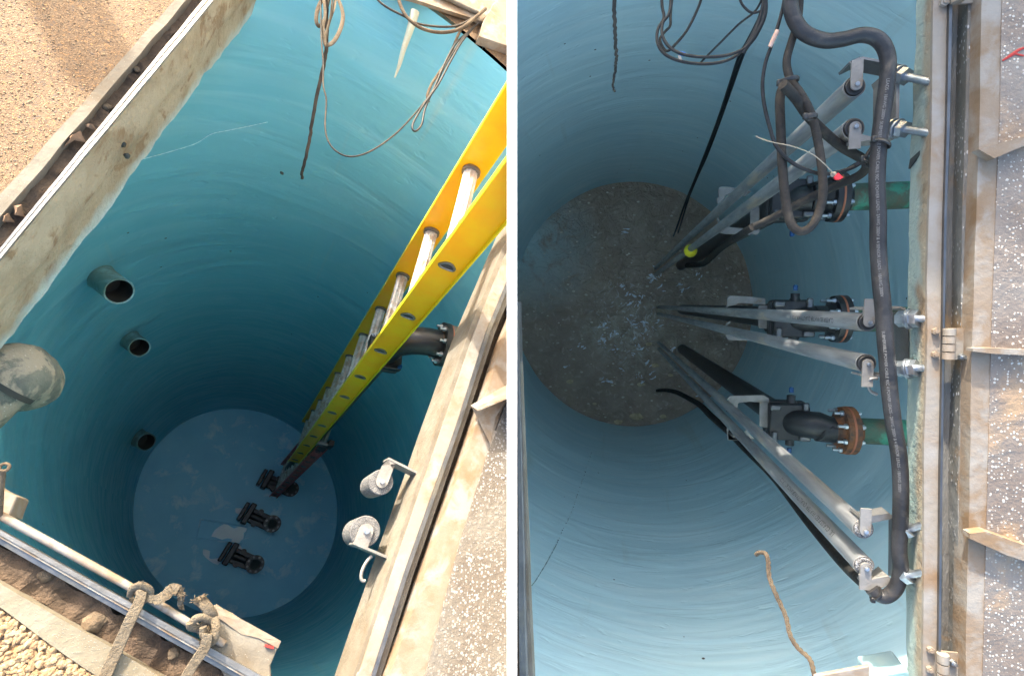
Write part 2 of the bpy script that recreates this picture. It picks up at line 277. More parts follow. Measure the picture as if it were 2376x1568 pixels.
# ---------------------------------------------------------------- mesh builder
TD = .0202                                                   # divider thickness
class MB:
    def __init__(s, S): s.S = S; s.v = []; s.f = []
    def add(s, vs, fs):
        k = len(s.v); s.v += [Vector(p) for p in vs]; s.f += [tuple(i+k for i in f) for f in fs]; return s
    def tube(s, pts, rad, n=12, caps=True, flat=1.0, up=None):
        pts = [Vector(p) for p in pts]; m = len(pts)
        if not hasattr(rad, '__len__'): rad = [rad]*m
        t0 = (pts[1]-pts[0]).normalized(); a = up or (Vector((0,0,1)) if abs(t0.z) < .9 else Vector((1,0,0)))
        nrm = (a - a.dot(t0)*t0).normalized(); vs = []
        for i, p in enumerate(pts):
            t = (pts[min(i+1,m-1)] - pts[max(i-1,0)]).normalized(); nrm = (nrm - nrm.dot(t)*t).normalized(); bn = t.cross(nrm)
            for k in range(n):
                an = 2*math.pi*k/n; vs.append(p + rad[i]*(math.cos(an)*bn + flat*math.sin(an)*nrm))
        fs = [(i*n+k, i*n+(k+1)%n, (i+1)*n+(k+1)%n, (i+1)*n+k) for i in range(m-1) for k in range(n)]
        if caps: fs += [tuple(range(n))[::-1], tuple((m-1)*n+k for k in range(n))]
        return s.add(vs, fs)
    def path(s, pix, n=10, sm=6, flat=1.0, up=None, jit=0):
        """pix: (u, v, h, radius in photo px)"""
        q = spline(pix, sm); pts = []; rd = []
        for i, (u, v, h, r) in enumerate(q):
            p = bp(s.S, u, v, h); d = depth(s.S, p)
            if jit: p += Vector([random.uniform(-jit, jit) for _ in range(3)])
            pts.append(p); rd.append(max(r, .3)*d/F)
        s.tube(pts, rd, n, True, flat, up); return pts, rd
    def cyl(s, a, b, r, r2=None, n=24): return s.tube([a, b], [r, r if r2 is None else r2], n)
    def lathe(s, a, ax, prof, n=24):
        """prof: (along, radius)"""
        a = Vector(a); ax = Vector(ax).normalized(); return s.tube([a+ax*z for z, _ in prof], [max(r, 1e-4) for _, r in prof], n)
    def prism(s, pix, h1, h2, sub=1):
        """pix polygon seen at depth h1, extruded straight down to h2"""
        top = [bp(s.S, u, v, h1) for u, v in pix]; return s.prism3(top, (h2-h1)*ZS)
    def prism3(s, top, dz):
        n = len(top); bot = [p - Vector((0,0,dz)) for p in top]
        a = sum((top[i].x*top[(i+1)%n].y - top[(i+1)%n].x*top[i].y) for i in range(n))
        if a < 0: top = top[::-1]; bot = bot[::-1]
        return s.add(top+bot, [tuple(range(n)), tuple(range(2*n-1, n-1, -1))] + [((i+1)%n, i, n+i, n+(i+1)%n) for i in range(n)])
    def plate(s, pts, off):
        """thick plate: 3D polygon pts, thickness vector off"""
        n = len(pts); o = Vector(off); pts = [Vector(p) for p in pts]
        return s.add(pts+[p+o for p in pts], [tuple(range(n)), tuple(range(2*n-1, n-1, -1))] + [((i+1)%n, i, n+i, n+(i+1)%n) for i in range(n)])
    def box(s, c, x, y, z):
        c = Vector(c); x, y, z = Vector(x)/2, Vector(y)/2, Vector(z)/2
        vs = [c+i*x+j*y+k*z for k in (-1,1) for j in (-1,1) for i in (-1,1)]
        return s.add(vs, [(0,2,3,1),(4,5,7,6),(0,1,5,4),(2,6,7,3),(0,4,6,2),(1,3,7,5)])
    def sphere(s, c, r, n=20, sq=(1,1,1)):
        c = Vector(c); vs = []; m = n//2
        for i in range(m+1):
            for k in range(n):
                a = math.pi*i/m; b_ = 2*math.pi*k/n; vs.append(c + Vector((sq[0]*r*math.sin(a)*math.cos(b_), sq[1]*r*math.sin(a)*math.sin(b_), sq[2]*r*math.cos(a))))
        return s.add(vs, [(i*n+k, i*n+(k+1)%n, (i+1)*n+(k+1)%n, (i+1)*n+k) for i in range(m) for k in range(n)])
    def rock(s, c, r, seed=0, sq=(1,1,.6)):
        k = len(s.v); s.sphere(c, r, 18, sq)
        for i in range(k, len(s.v)):
            d = s.v[i]-Vector(c); s.v[i] = Vector(c) + d*(1+.34*noise.noise(d*(1.7/r)+Vector((seed*7.1,0,0))))
        return s
    def build(s, name, m, parent=None, base=None, smooth=True, bevel=0, clip=False, sub=0, disp=0, dscale=5, uv=None, weld=True):
        S = s.S; me = bpy.data.meshes.new(name); bm = bmesh.new()
        vv = [bm.verts.new(p) for p in s.v]
        for f in s.f:
            try: bm.faces.new([vv[i] for i in f])
            except ValueError: pass
        if weld: bmesh.ops.remove_doubles(bm, verts=bm.verts, dist=1e-5)
        if clip:
            nrm = INV[S] @ Vector((1 if S == 'L' else -1,0,0))
            bmesh.ops.bisect_plane(bm, geom=bm.verts[:]+bm.edges[:]+bm.faces[:], plane_co=nrm*(-TD/2-.0005), plane_no=nrm, clear_outer=True)
        if sub:
            for _ in range(24):
                ed = [e for e in bm.edges if e.calc_length() > sub]
                if not ed or len(bm.verts) > 60000: break
                bmesh.ops.subdivide_edges(bm, edges=ed, cuts=1, use_grid_fill=True)
                bmesh.ops.triangulate(bm, faces=[f for f in bm.faces if len(f.verts) > 4])
        bmesh.ops.recalc_face_normals(bm, faces=bm.faces[:])
        if disp:
            for v in bm.verts:
                q = v.co; d = Vector((noise.noise(q*dscale), noise.noise(q*dscale+Vector((31,0,0))), noise.noise(q*dscale+Vector((0,57,0)))))
                v.co = q + d*disp
        if base is None:
            if parent is not None: base = Vector(parent['_b'])
            else:
                xs = [v.co for v in bm.verts]; base = sum(xs, Vector())/max(len(xs),1); base = Vector((base.x, base.y, min(p.z for p in xs)))
        base = Vector(base)
        for v in bm.verts: v.co -= base
        bm.to_mesh(me); bm.free(); me.materials.append(m)
        if smooth:
            me.polygons.foreach_set('use_smooth', [True]*len(me.polygons))
            try: me.set_sharp_from_angle(angle=math.radians(38))
            except Exception: pass
        if uv: 
            l = me.uv_layers.new(name='UVMap'); P = uv
            for poly in me.polygons:
                for li in poly.loop_indices: l.data[li].uv = P(me.vertices[me.loops[li].vertex_index].co + base, poly.center + base)
        o = bpy.data.objects.new(name, me); COL.objects.link(o); o['_b'] = base[:]; o['_s'] = S
        if parent is None: o.matrix_world = W[S] @ Matrix.Translation(base)
        else: o.parent = parent; o.matrix_local = Matrix.Translation(base - Vector(parent['_b']))
        if bevel:
            bv = o.modifiers.new('bevel','BEVEL'); bv.width = bevel; bv.segments = 2; bv.limit_method = 'ANGLE'
        return o
def tag(o, label, cat, group=None, kind=None):
    o['label'] = label
    if kind: o['kind'] = kind
    if cat: o['category'] = cat
    if group: o['group'] = group
    return o
def thing(S, name, base, label, cat, group=None):
    o = bpy.data.objects.new(name, None); COL.objects.link(o); o.empty_display_size = .1
    base = Vector(base); o['_b'] = base[:]; o['_s'] = S; o.matrix_world = W[S] @ Matrix.Translation(base); return tag(o, label, cat, group)
def struct(o, label=None):
    o['kind'] = 'structure'
    if label: o['label'] = label
    return o
def perp(ax):
    ax = Vector(ax).normalized(); a = Vector((0,0,1)) if abs(ax.z) < .9 else Vector((1,0,0)); x = ax.cross(a).normalized(); return x, ax.cross(x)
def hexbolt(S, p, ax, r, parent, m='zinc', name='bolt', L=1.3):
    b = MB(S); b.lathe(p, ax, [(0,r),(r*1.0,r)], 6); b.lathe(Vector(p)+Vector(ax).normalized()*r*1.0, ax, [(0,r*.55),(r*L,r*.55)], 10)
    return b.build(name, M[m], parent, smooth=False)
def wrap_text(S, pts, rads, text, size, s0, phi, parent, m, name='lettering'):
    """letters laid round a tube that follows pts"""
    cu = bpy.data.curves.new('t','FONT'); cu.body = text; cu.size = size; cu.align_x = 'LEFT'
    ob = bpy.data.objects.new('t', cu); COL.objects.link(ob); bpy.context.view_layer.update()
    me = bpy.data.meshes.new_from_object(ob); bpy.data.objects.remove(ob)
    bm = bmesh.new(); bm.from_mesh(me); bmesh.ops.triangulate(bm, faces=bm.faces[:]); wrap_text.len = max(v.co.x for v in bm.verts)
    acc = [0]
    for i in range(len(pts)-1): acc.append(acc[-1] + (pts[i+1]-pts[i]).length)
    out = MB(S); vs = []
    for v in bm.verts:
        s = s0 + v.co.x; i = 0
        while i < len(acc)-2 and acc[i+1] < s: i += 1
        k = (s-acc[i])/max(acc[i+1]-acc[i], 1e-6); p = pts[i].lerp(pts[i+1], min(max(k,0),1)); t = (pts[i+1]-pts[i]).normalized(); r = rads[i]*1.0+.0007
        view = -p.normalized(); a = (view - view.dot(t)*t).normalized(); b_ = t.cross(a)
        an = phi - v.co.y/r; vs.append(p + r*(math.cos(an)*a - math.sin(an)*b_*-1))
    out.add(vs, [tuple(v.index for v in f.verts) for f in bm.faces]); bm.free()
    return out.build(name, M[m], parent, smooth=False, weld=False)
# ================================================================ SETTING
def well(S, cx, h0, h1, label, label_f, wm):
    P = SEC[S]; n = len(P); hs = [h0 + (h1-h0)*i/60 for i in range(61)]; b = MB(S)
    arc = [0]
    for i in range(n): arc.append(arc[-1] + (P[(i+1)%n]-P[i]).length)
    c0 = sum((Vector((p.x,p.y)) for p in P), Vector((0,0)))/n
    def fl(h): return 1 + (.34*min(max((5.0-h)/2.4, 0), 1)**2 if S == 'L' else 0)      # the shaft opens a little towards its hatch
    vs = [(c0.x+(P[i%n].x-c0.x)*fl(h), c0.y+(P[i%n].y-c0.y)*fl(h), -h*ZS) for h in hs for i in range(n+1)]
    fs = [(j*(n+1)+i, j*(n+1)+i+1, (j+1)*(n+1)+i+1, (j+1)*(n+1)+i) for j in range(60) for i in range(n)]
    b.add(vs, fs)
    c = sum((Vector((p.x,p.y)) for p in P), Vector((0,0)))/n
    def uv(co, ce):
        th = math.atan2(co.y-c.y, co.x-c.x); tc_ = math.atan2(ce.y-c.y, ce.x-c.x)
        if th - tc_ > math.pi: th -= 2*math.pi
        if th - tc_ < -math.pi: th += 2*math.pi
        return (th*arc[-1]/(2*math.pi), co.z)
    o = b.build('well_wall', wm, None, base=(c.x, c.y, -h1*ZS), clip=True, uv=uv, weld=True)
    # walls carry low wide trowel waves as real relief
    me = o.data
    for v in me.vertices:
        q = v.co; rr = q.xy.length; d = .010*noise.noise(Vector((q.x*1.1, q.y*1.1, q.z*3.0))) + .005*noise.noise(Vector((q.x*3, q.y*3, q.z*9)))
        if rr > 0: v.co.x -= q.x/rr*d; v.co.y -= q.y/rr*d
    tag(o, label, 'wall'); return c
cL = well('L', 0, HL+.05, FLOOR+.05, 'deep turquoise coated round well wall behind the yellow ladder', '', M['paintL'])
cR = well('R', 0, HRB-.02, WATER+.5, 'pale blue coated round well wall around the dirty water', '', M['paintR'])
def disc(S, name, h, m, k=1.02, rings=30):
    P = SEC[S]; n = len(P); c = sum((Vector((p.x,p.y)) for p in P), Vector((0,0)))/n; b = MB(S)
    vs = [(c.x, c.y, -h*ZS)] + [tuple((c + (p-c)*k*j/rings)) + (-h*ZS,) for j in range(1, rings+1) for p in P]
    fs = [(0, 1+i, 1+(i+1)%n) for i in range(n)] + [(1+(j-1)*n+i, 1+j*n+i, 1+j*n+(i+1)%n, 1+(j-1)*n+(i+1)%n) for j in range(1, rings) for i in range(n)]
    b.add(vs, fs); return b.build(name, m, None, base=(c.x, c.y, -h*ZS), clip=True)
struct(disc('L', 'well_floor', FLOOR, M['floorL']))
wt = struct(disc('R', 'water', WATER, M['water'], rings=60))
for v in wt.data.vertices: v.co.z += .012*noise.noise(Vector((v.co.x*4, v.co.y*4, 0))) + .006*noise.noise(Vector((v.co.x*11, v.co.y*11, 3)))
def apron(S, h, k, m, lab):
    P = SEC[S]; n = len(P); c = sum((Vector((p.x,p.y)) for p in P), Vector((0,0)))/n; b = MB(S); rows = [k+.004, k+.25, k+.8, 4.0]
    vs = [tuple(c + (p-c)*r) + (-h*ZS,) for r in rows for p in P]; b.add(vs, [(j*n+i, j*n+(i+1)%n, (j+1)*n+(i+1)%n, (j+1)*n+i) for j in range(len(rows)-1) for i in range(n)])
    struct(b.build('ground', m, clip=True, smooth=False, base=(c.x, c.y, -h*ZS)), lab)
apron('L', HL+.048, 1.34, M['sandy'], 'sandy ground around the rim of the left well'); apron('R', HRB-.022, 1.0, M['sandy'], 'sandy ground around the rim of the right well')
# white partition between the two wells
b = MB('R'); iR = INV['R']
b.box(iR @ Vector((0,0,-(1.75+14)*ZS/2)), iR @ Vector((TD,0,0)), iR @ Vector((0,11,0)), iR @ Vector((0,0,(14-1.75)*ZS)))
tag(b.build('partition_wall', M['white'], smooth=False), 'thin white upright panel dividing the two wells', 'partition')
# ---- left ground
gb = MB('L')
def sheet(b, pix, h): b.add([bp(b.S, u, v, h) for u, v in pix], [tuple(range(len(pix)))])
sheet(gb, [(-505,1037),(704,-303),(-500,-1500),(-2600,500)], HL)
struct(gb.build('ground', M['sandy'], smooth=False, clip=True, base=bp('L', -300, 0, HL)), 'fine sandy concrete above the upper-left hatch edge')
gb = MB('L'); sheet(gb, [(-505,1037),(-2600,500),(-2200,3400),(900,3600),(924,2045)], HL)
struct(gb.build('ground', M['gravel'], smooth=False, clip=True, base=bp('L', -100, 300, HL)), 'coarse tan gravel below the lower-left hatch edge')
def strip(S, name, A, B, h1, h2, m, label=None, cat=None, sub=.06, disp=.003, dscale=9, parent=None, bevel=.003, kind=None):
    b = MB(S); 
    n = len(A)
    for i in range(n-1):
        pass
    b.prism(list(A)+list(B)[::-1], h1, h2)
    o = b.build(name, m, parent, clip=True, sub=sub, disp=disp, dscale=dscale, smooth=False)
    if label: tag(o, label, cat, kind=kind)
    return o
def ext(p, q, a, c):
    """line through p, q extended by factors a before and c after"""
    d = (q[0]-p[0], q[1]-p[1]); return [(p[0]-a*d[0], p[1]-a*d[1]), (q[0]+c*d[0], q[1]+c*d[1])]
# upper-left edge: five parallel bands
U0 = ext((0,451),(407,0),1.3,.25); U1 = ext((0,502),(434,0),1.25,.25); U2 = ext((0,575),(471,0),1.1,.25); U3 = ext((0,600),(496,0),1.1,.25)
strip('L', 'edging_strip', U0, U1, HL-.012, HL+.12, M['slabtop'], 'pale outer frame strip along the upper gravel edge', 'frame edge')
strip('L', 'dirt', U1, U2, HL+.035, HL+.13, M['dirt'], 'strip of brown dirt in the upper frame channel', 'dirt', sub=.018, disp=.012, dscale=26, kind='stuff')
t = thing('L', 'hatch_surround', bp('L', 250, 300, HL), 'long double-lipped metal hatch frame along the upper-left rim', 'hatch frame')
U2b = ext((0,588),(484,0),1.1,.25)
strip('L', 'outer_lip', U2, ext((0,586),(482,0),1.1,.25), HL-.010, HL+.10, M['galv'], parent=t, disp=.0008)
strip('L', 'inner_lip', ext((0,589),(485,0),1.1,.25), U3, HL-.014, HL-.001, M['alu'], parent=t, disp=.0008)
strip('L', 'web', ext((0,586),(482,0),1.1,.25), ext((0,589),(485,0),1.1,.25), HL-.002, HL+.1, M['darkgalv'], parent=t, disp=.0005)
EM = edge_mat('edge_concrete_left', (.33,.295,.215), (.25,.21,.14), (.34,.46,.48), -.27, -.33)
sb = MB('L'); U4 = ext((0,600),(496,0),1.1,.25)
a0, a1 = [bp('L', *p, HL+.001) for p in U4]
N_ = 90; M_ = 10; vs = []
inw = (bp('L', 500, 300, HL) - bp('L', 300, 240, HL)); dr = (a1-a0).normalized(); inw = (inw - inw.dot(dr)*dr).normalized(); inw.z = 0
for j in range(M_+1):
    for i in range(N_+1):
        k = j/M_; p = a0.lerp(a1, i/N_); z = .33*k
        if j == M_: z += .018*noise.noise(p*7) + .010*noise.noise(p*23)
        step = .012 if k > .5 else 0
        p = p - Vector((0,0,z)) - inw*(step + .006*noise.noise(Vector((p.x*9, p.y*9, z*14))) + .003*noise.noise(p*40+Vector((0,0,z*50))))
        vs.append(p)
vs += [a0.lerp(a1, i/N_) - Vector((0,0,.35)) - inw*.35 for i in range(N_+1)]
sb.add(vs, [(j*(N_+1)+i, (j+1)*(N_+1)+i, (j+1)*(N_+1)+i+1, j*(N_+1)+i+1) for j in range(M_+1) for i in range(N_)])
tag(sb.build('hatch_curb', EM, base=a0.lerp(a1,.5), clip=True), 'stained concrete curb face under the upper-left hatch frame', 'curb')
for q, l_ in (((572,675),'upper dark bolt head set in the upper-left concrete curb'),((590,728),'lower dark bolt head, nearer the blue edge of the upper-left curb')):
    hb = MB('L'); p = bp('L', *Z1(*q), HL+.21); hb.lathe(p+inw*.004, inw*-1, [(-.004,.008),(.002,.010),(.01,.004)], 12); tag(hb.build('anchor_bolt', M['dark']), l_, 'bolt', 'bolt heads in the curb')
# lower-left edge
B0 = ext((0,1408),(222,1568),2.4,1.5); B1 = ext((0,1353),(373,1568),1.4,.8); B2 = ext((0,1262),(539,1568),1.0,.5); B3 = ext((0,1229),(600,1564),.9,.55)
strip('L', 'edging_strip', B0, B1, HL-.012, HL+.12, M['conc'], 'grey outer frame strip beside the lower-left gravel', 'frame edge')
strip('L', 'dirt', B1, B2, HL+.05, HL+.14, M['dirt'], 'brown dirt filling the lower-left frame channel', 'dirt', sub=.016, disp=.014, dscale=24, kind='stuff')
t = thing('L', 'hatch_surround', bp('L', 300, 1400, HL), 'bright metal hatch frame along the lower-left rim under the straps', 'hatch frame')
strip('L', 'outer_lip', B2, ext((0,1247),(562,1568),1,.5), HL-.004, HL+.12, M['galv'], parent=t, disp=.0008)
strip('L', 'web', ext((0,1247),(562,1568),1,.5), ext((0,1240),(575,1568),1,.5), HL-.012, HL+.04, M['beige'], parent=t, disp=.0008)
strip('L', 'inner_lip', ext((0,1240),(575,1568),1,.5), B3, HL-.018, HL+.03, M['alu'], parent=t, disp=.0008)
b = MB('L'); b.tube([bp('L', *q, HL-.0) for q in ((-160,1108),(6,1198),(150,1277),(302,1361),(443,1447),(520,1494))], .0085, 12)
tag(b.build('stay_rod', M['beige']), 'thin weathered rod running parallel to the lower-left hatch frame', 'rod')
b = MB('L'); b.prism([(-40,1110),(-2,1133),(40,1151),(27,1185),(22,1200),(0,1196),(-40,1180)], HL+.005, HL+.16)
tag(b.build('corner_bracket', M['beige'], bevel=.003), 'small beige corner bracket at the left end of the rod', 'bracket')
b = MB('L'); b.tube([bp('L', 0, 1195, HL-.01), bp('L', 3, 1140, HL-.05), bp('L', 8, 1090, HL-.1)], .005, 10)
k = bp('L', 10, 1084, HL-.1); b.tube([k+Vector((.008*math.cos(a), .008*math.sin(a), 0)) for a in [i*math.pi/6 for i in range(13)]], .0035, 8)
tag(b.build('eye_bolt', M['rope']), 'rusty eye bolt upright beside the small corner bracket', 'eye bolt')
t = thing('L', 'ledge_block', bp('L', 560, 1500, HL), 'thick pale ledge block with crumbling rust edge under the second strap', 'ledge')
b = MB('L'); b.prism([(497,1408),(649,1489),(629,1543),(634,1640),(720,1720),(560,1640),(470,1480)], HL+.01, HL+.16)
b.build('body', M['slabtop'], t, bevel=.006, sub=.05, disp=.004, dscale=14)
b = MB('L'); b.prism([(500,1402),(651,1487),(645,1504),(600,1480),(560,1470),(505,1432)], HL+.004, HL+.03)
b.build('rusty_edge', M['beige'], t, sub=.03, disp=.003, dscale=30, smooth=False)
b = MB('L'); b.prism([(616,1494),(636,1500),(634,1505),(614,1499)], HL-.004, HL+.012); b.build('paint_mark', M['redmark'], t)
gb = MB('L'); random.seed(3)
def gvl(q, r):
    p = bp('L', *q, HL) + Vector((0,0,r*.25)); k = len(gb.v); gb.sphere(p, r, 8, (random.uniform(.8,1.3), random.uniform(.7,1.1), .65)); a = random.uniform(0,3.14); sd = random.uniform(0,90)
    for i in range(k, len(gb.v)):
        d = gb.v[i]-p; d = Vector((d.x*math.cos(a)-d.y*math.sin(a), d.x*math.sin(a)+d.y*math.cos(a), d.z)); gb.v[i] = p + d*(1+.5*noise.noise(d*(1.6/r)+Vector((sd,0,0))))
for i in range(1500):
    u = random.uniform(-60, 260); v = random.uniform(1395, 1640)
    if v < 1408+.7207*u+6: continue
    gvl((u, v), random.choice((.003,.004,.005,.006,.008)))
for i in range(1300):
    u = random.uniform(-20, 430); v = random.uniform(-20, 470)
    if v > 451-1.108*u-5: continue
    gvl((u, v), random.choice((.0015,.002,.002,.003)))
tag(gb.build('loose_gravel', mat('gravel_grains', (.36,.25,.145), (.22,.135,.07), 60, .9, bump=.4, bscale=200, c3=(.12,.10,.085), scale3=45, lo3=.62, hi3=.64), weld=False), 'loose tan gravel grains lying beside both outer frame strips', 'gravel', kind='stuff')
# rocks and leaves in the lower and upper channels
for q, r, lab in (((430,1320),.022,'largest angular tan stone in the lower-left dirt channel'), ((470,1310),.014,'small round stone touching the largest stone in the dirt'),
                  ((215,1100),.016,'flat buried stone near the left end of the dirt channel'), ((800,1460),.013,'small brown stone between the two straps in the dirt')):
    b = MB('L'); b.rock(bp('L', *Z3(*q), HL+.045), r, q[0]); tag(b.build('stone', M['stone']), lab, 'stone', 'stones in the lower dirt channel')
for q, r, lab in (((85,985),.013,'pale stone at the lower end of the upper dirt channel'), ((500,500),.012,'small grey stone midway along the upper dirt channel'),
                  ((640,325),.010,'orange-brown stone high in the upper dirt channel')):
    b = MB('L'); b.rock(bp('L', *Z1(*q), HL+.03), r, q[0]); tag(b.build('stone', M['stone']), lab, 'stone', 'stones in the upper dirt channel')
def leaf(zf, pts, h, lab):
    b = MB('L'); c = sum((bp('L', *zf(*p), h) for p in pts), Vector())/len(pts); n = len(pts)
    ring = [bp('L', *zf(*p), h) + Vector((0,0,.012*math.sin(2.3*i))) for i, p in enumerate(pts)]
    b.add([c+Vector((0,0,.016))]+ring+[r-Vector((0,0,.0015)) for r in ring]+[c+Vector((0,0,.0145))], [(0,1+i,1+(i+1)%n) for i in range(n)] + [(2*n+1,1+n+(i+1)%n,1+n+i) for i in range(n)] + [(1+i,1+n+i,1+n+(i+1)%n,1+(i+1)%n) for i in range(n)])
    tag(b.build('dead_leaf', M['leaf'], sub=.01, disp=.004, dscale=40), lab, 'leaf', 'dead leaves in the upper channel')
leaf(Z1, [(330,640),(375,620),(398,650),(350,660),(300,690),(310,655)], HL-.0, 'large curled dead leaf bridging the upper frame channel')
leaf(Z1, [(400,580),(440,592),(455,612),(420,605)], HL+.01, 'small dead leaf above the large curled leaf')
leaf(Z1, [(60,960),(105,965),(108,1000),(75,1010)], HL+.0, 'round dead leaf at the left end of the upper channel')
leaf(Z1, [(0,1010),(50,1005),(60,1030),(20,1045)], HL+.01, 'broken dead leaf at the photo left edge of the channel')
# right-hand edge of the left hatch
def poly(zf, *pts): return [zf(*p) for p in pts]
RE0 = [(1260,350),(1176,552),(1094,752),(1017,980),(906,1307),(820,1568),(740,1810)]
RE1 = [(1272,350),(1186,560),(1108,752),(1030,980),(918,1307),(832,1568),(752,1810)]
RE2 = [(1300,350),(1206,580),(1128,770),(1058,990),(938,1330),(862,1568),(782,1810)]
RE3 = [(1318,360),(1224,590),(1146,778),(1074,1000),(957,1340),(884,1568),(804,1810)]
b = MB('L')
b.prism(RE0+RE3[::-1], HL+.022, HLB)
ER = edge_mat('edge_concrete_right', (.62,.58,.50), (.52,.45,.34), (.50,.66,.66), -.20, -.30)
tag(b.build('hatch_curb', M['slabtop'], clip=True, sub=.07, disp=.0012, dscale=9, smooth=False), 'pale concrete curb below the right frame of the left hatch', 'curb')
t = thing('L', 'hatch_surround', bp('L', 1000, 1050, HL), 'stained hinge-side hatch frame between ladder and tilted cover', 'hatch frame')
b = MB('L'); b.prism(RE1+RE2[::-1], HL, HL+.02); b.build('flange', M['stainmetal'], t, clip=True, sub=.08, disp=.001)
b = MB('L'); b.prism(RE2+[(x+9, y) for x, y in RE2][::-1], HL-.012, HL+.03); b.build('upright_lip', M['galv'], t, clip=True)
b = MB('L'); b.prism([(x+9,y) for x, y in RE2]+[(x+34,y) for x, y in RE3][::-1], HL+.10, HL+.14); 
tag(b.build('dirt', M['dirt'], clip=True, sub=.02, disp=.008, dscale=26, smooth=False), 'brown leaf litter in the dark gutter beside the right frame', 'dirt', kind='stuff')
# cover standing beyond the gutter
CE0 = [(1338,380),(1248,590),(1172,778),(1100,1000),(984,1340),(936,1480),(902,1568),(816,1820)]
CE1 = [(1392,590),(1290,700),(1200,860),(1138,1035),(1067,1262),(1020,1440),(987,1568),(900,1830)]
t = thing('L', 'hatch_cover', bp('L', 1050, 1250, HL), 'opened tread-plate cover with beige edge right of the left hatch', 'hatch cover')
b = MB('L'); b.prism(CE0+CE1[::-1], HL-.07, HL+.05); b.build('edge_angle', M['beige'], t, clip=True, sub=.08, disp=.0015, dscale=12, smooth=False)
b = MB('L'); b.prism(CE1+[(1500,1830),(1900,900),(1700,590)], HL-.085, HL-.06); b.build('tread_plate', M['coverL'], t, clip=True, sub=.2, smooth=False)
b = MB('L')
A_ = bp('L', 1092, 940, HL-.07); B_ = bp('L', 1215, 870, HL-.07); A2 = bp('L', 1106, 950, HL-.2); B2_ = bp('L', 1215, 905, HL-.25)
b.plate([A_, B_, B2_, A2], Vector((.004,-.004,0))); b.plate([A_, bp('L', 1152, 1000, HL-.09), bp('L',1138,1034,HL-.085), bp('L', 1128, 985, HL-.07)], Vector((0,0,-.006)))
b.plate([A_, bp('L', 1180, 925, HL-.12), bp('L', 1150, 965, HL-.09), bp('L', 1138, 1030, HL-.09)], Vector((.003,0,-.004)))
b.build('stiffener_rib', M['beige'], t, clip=True, smooth=False)
for k in range(5):
    b = MB('L'); u0, v0 = Z4(600-28*k, 1345+48*k); b.prism([(u0,v0+3),(u0+22,v0+9),(u0+16,v0+26),(u0-6,v0+20)], HL+.02, HL+.1)
    tag(b.build('block_piece', M['beige'], bevel=.004), 'small beige block in the row at the bottom of the right gutter', 'block', 'beige blocks in the right gutter')
# top-right corner slab of the left hatch
t = thing('L', 'hatch_surround', bp('L', 1010, 40, HL), 'short beige frame and curb crossing the top right corner of the left hatch', 'hatch frame')
b = MB('L'); b.prism([Z2(*p) for p in ((560,-110),(690,-25),(860,30),(1060,95),(1110,115),(1195,140),(1300,180),(1400,60),(1250,-90),(900,-220))], HL+.0, HL+.03); b.build('top_flange', M['beige'], t, clip=True, sub=.07, disp=.002, smooth=False)
b = MB('L'); top = [bp('L', *Z2(*p), HL+.03) for p in ((585,-75),(700,-15),(860,40),(1060,105),(1250,180))]
bot = [bp('L', *Z2(*p), HLB-.02) for p in ((545,-45),(655,12),(740,48),(1015,152),(1190,235))]
back = [p + (bp('L', *Z2(900,-300), HL)-bp('L', *Z2(860,0), HL)).normalized()*.3 for p in bot]
b.add(top+bot+back, [(i,i+1,6+i,5+i) for i in range(4)]+[(5+i,6+i,11+i,10+i) for i in range(4)]); b.build('curb_face', M['conc'], t, clip=True, sub=.04, disp=.006, dscale=16, smooth=False)
b = MB('L'); b.prism([Z2(*p) for p in ((1065,170),(1085,100),(1130,20),(1180,-30),(1260,0),(1260,245),(1195,215))], HL-.03, HL+.05)
b.build('corner_plate', M['beige'], t, clip=True, bevel=.003)
b = MB('L'); b.plate([bp('L', *Z2(*p), HL-.0) for p in ((900,-60),(985,-50),(1050,50),(965,22))], Vector((0,0,-.02))); 
b.tube([bp('L', *Z2(840,-40), HL-.02), bp('L', *Z2(1060,62), HL-.02)], .011, 12); b.build('rail', M['slabtop'], t, clip=True)
b = MB('L'); b.path([(*Z2(1050,168),HL+.2,8),(*Z2(1100,195),HL+.22,13),(*Z2(1150,225),HL+.22,12),(*Z2(1200,250),HL+.2,9)], jit=.012, sm=5)
tag(b.build('debris_clump', M['dark'], clip=True, sub=.02, disp=.01, dscale=40), 'black crumbled debris under the top right corner plate', 'debris')
# unseen pole, added only to cast a soft shadow over the gravel
sL = INV['L'] @ S_CAM; gt = bp('L', 244, 172, HL); base = Vector((gt.x+sL.x/sL.z*1.5, gt.y+sL.y/sL.z*1.5, -HL*ZS))
b = MB('L'); b.cyl(base, base+Vector((0,0,1.5)), .10, .10); b.lathe(base, (0,0,1), [(0,.16),(.02,.16),(.02,.1)]); tag(b.build('shadow_post', M['galv']), 'unseen grey steel pole added to cast a shadow on the gravel', 'shadow_post')
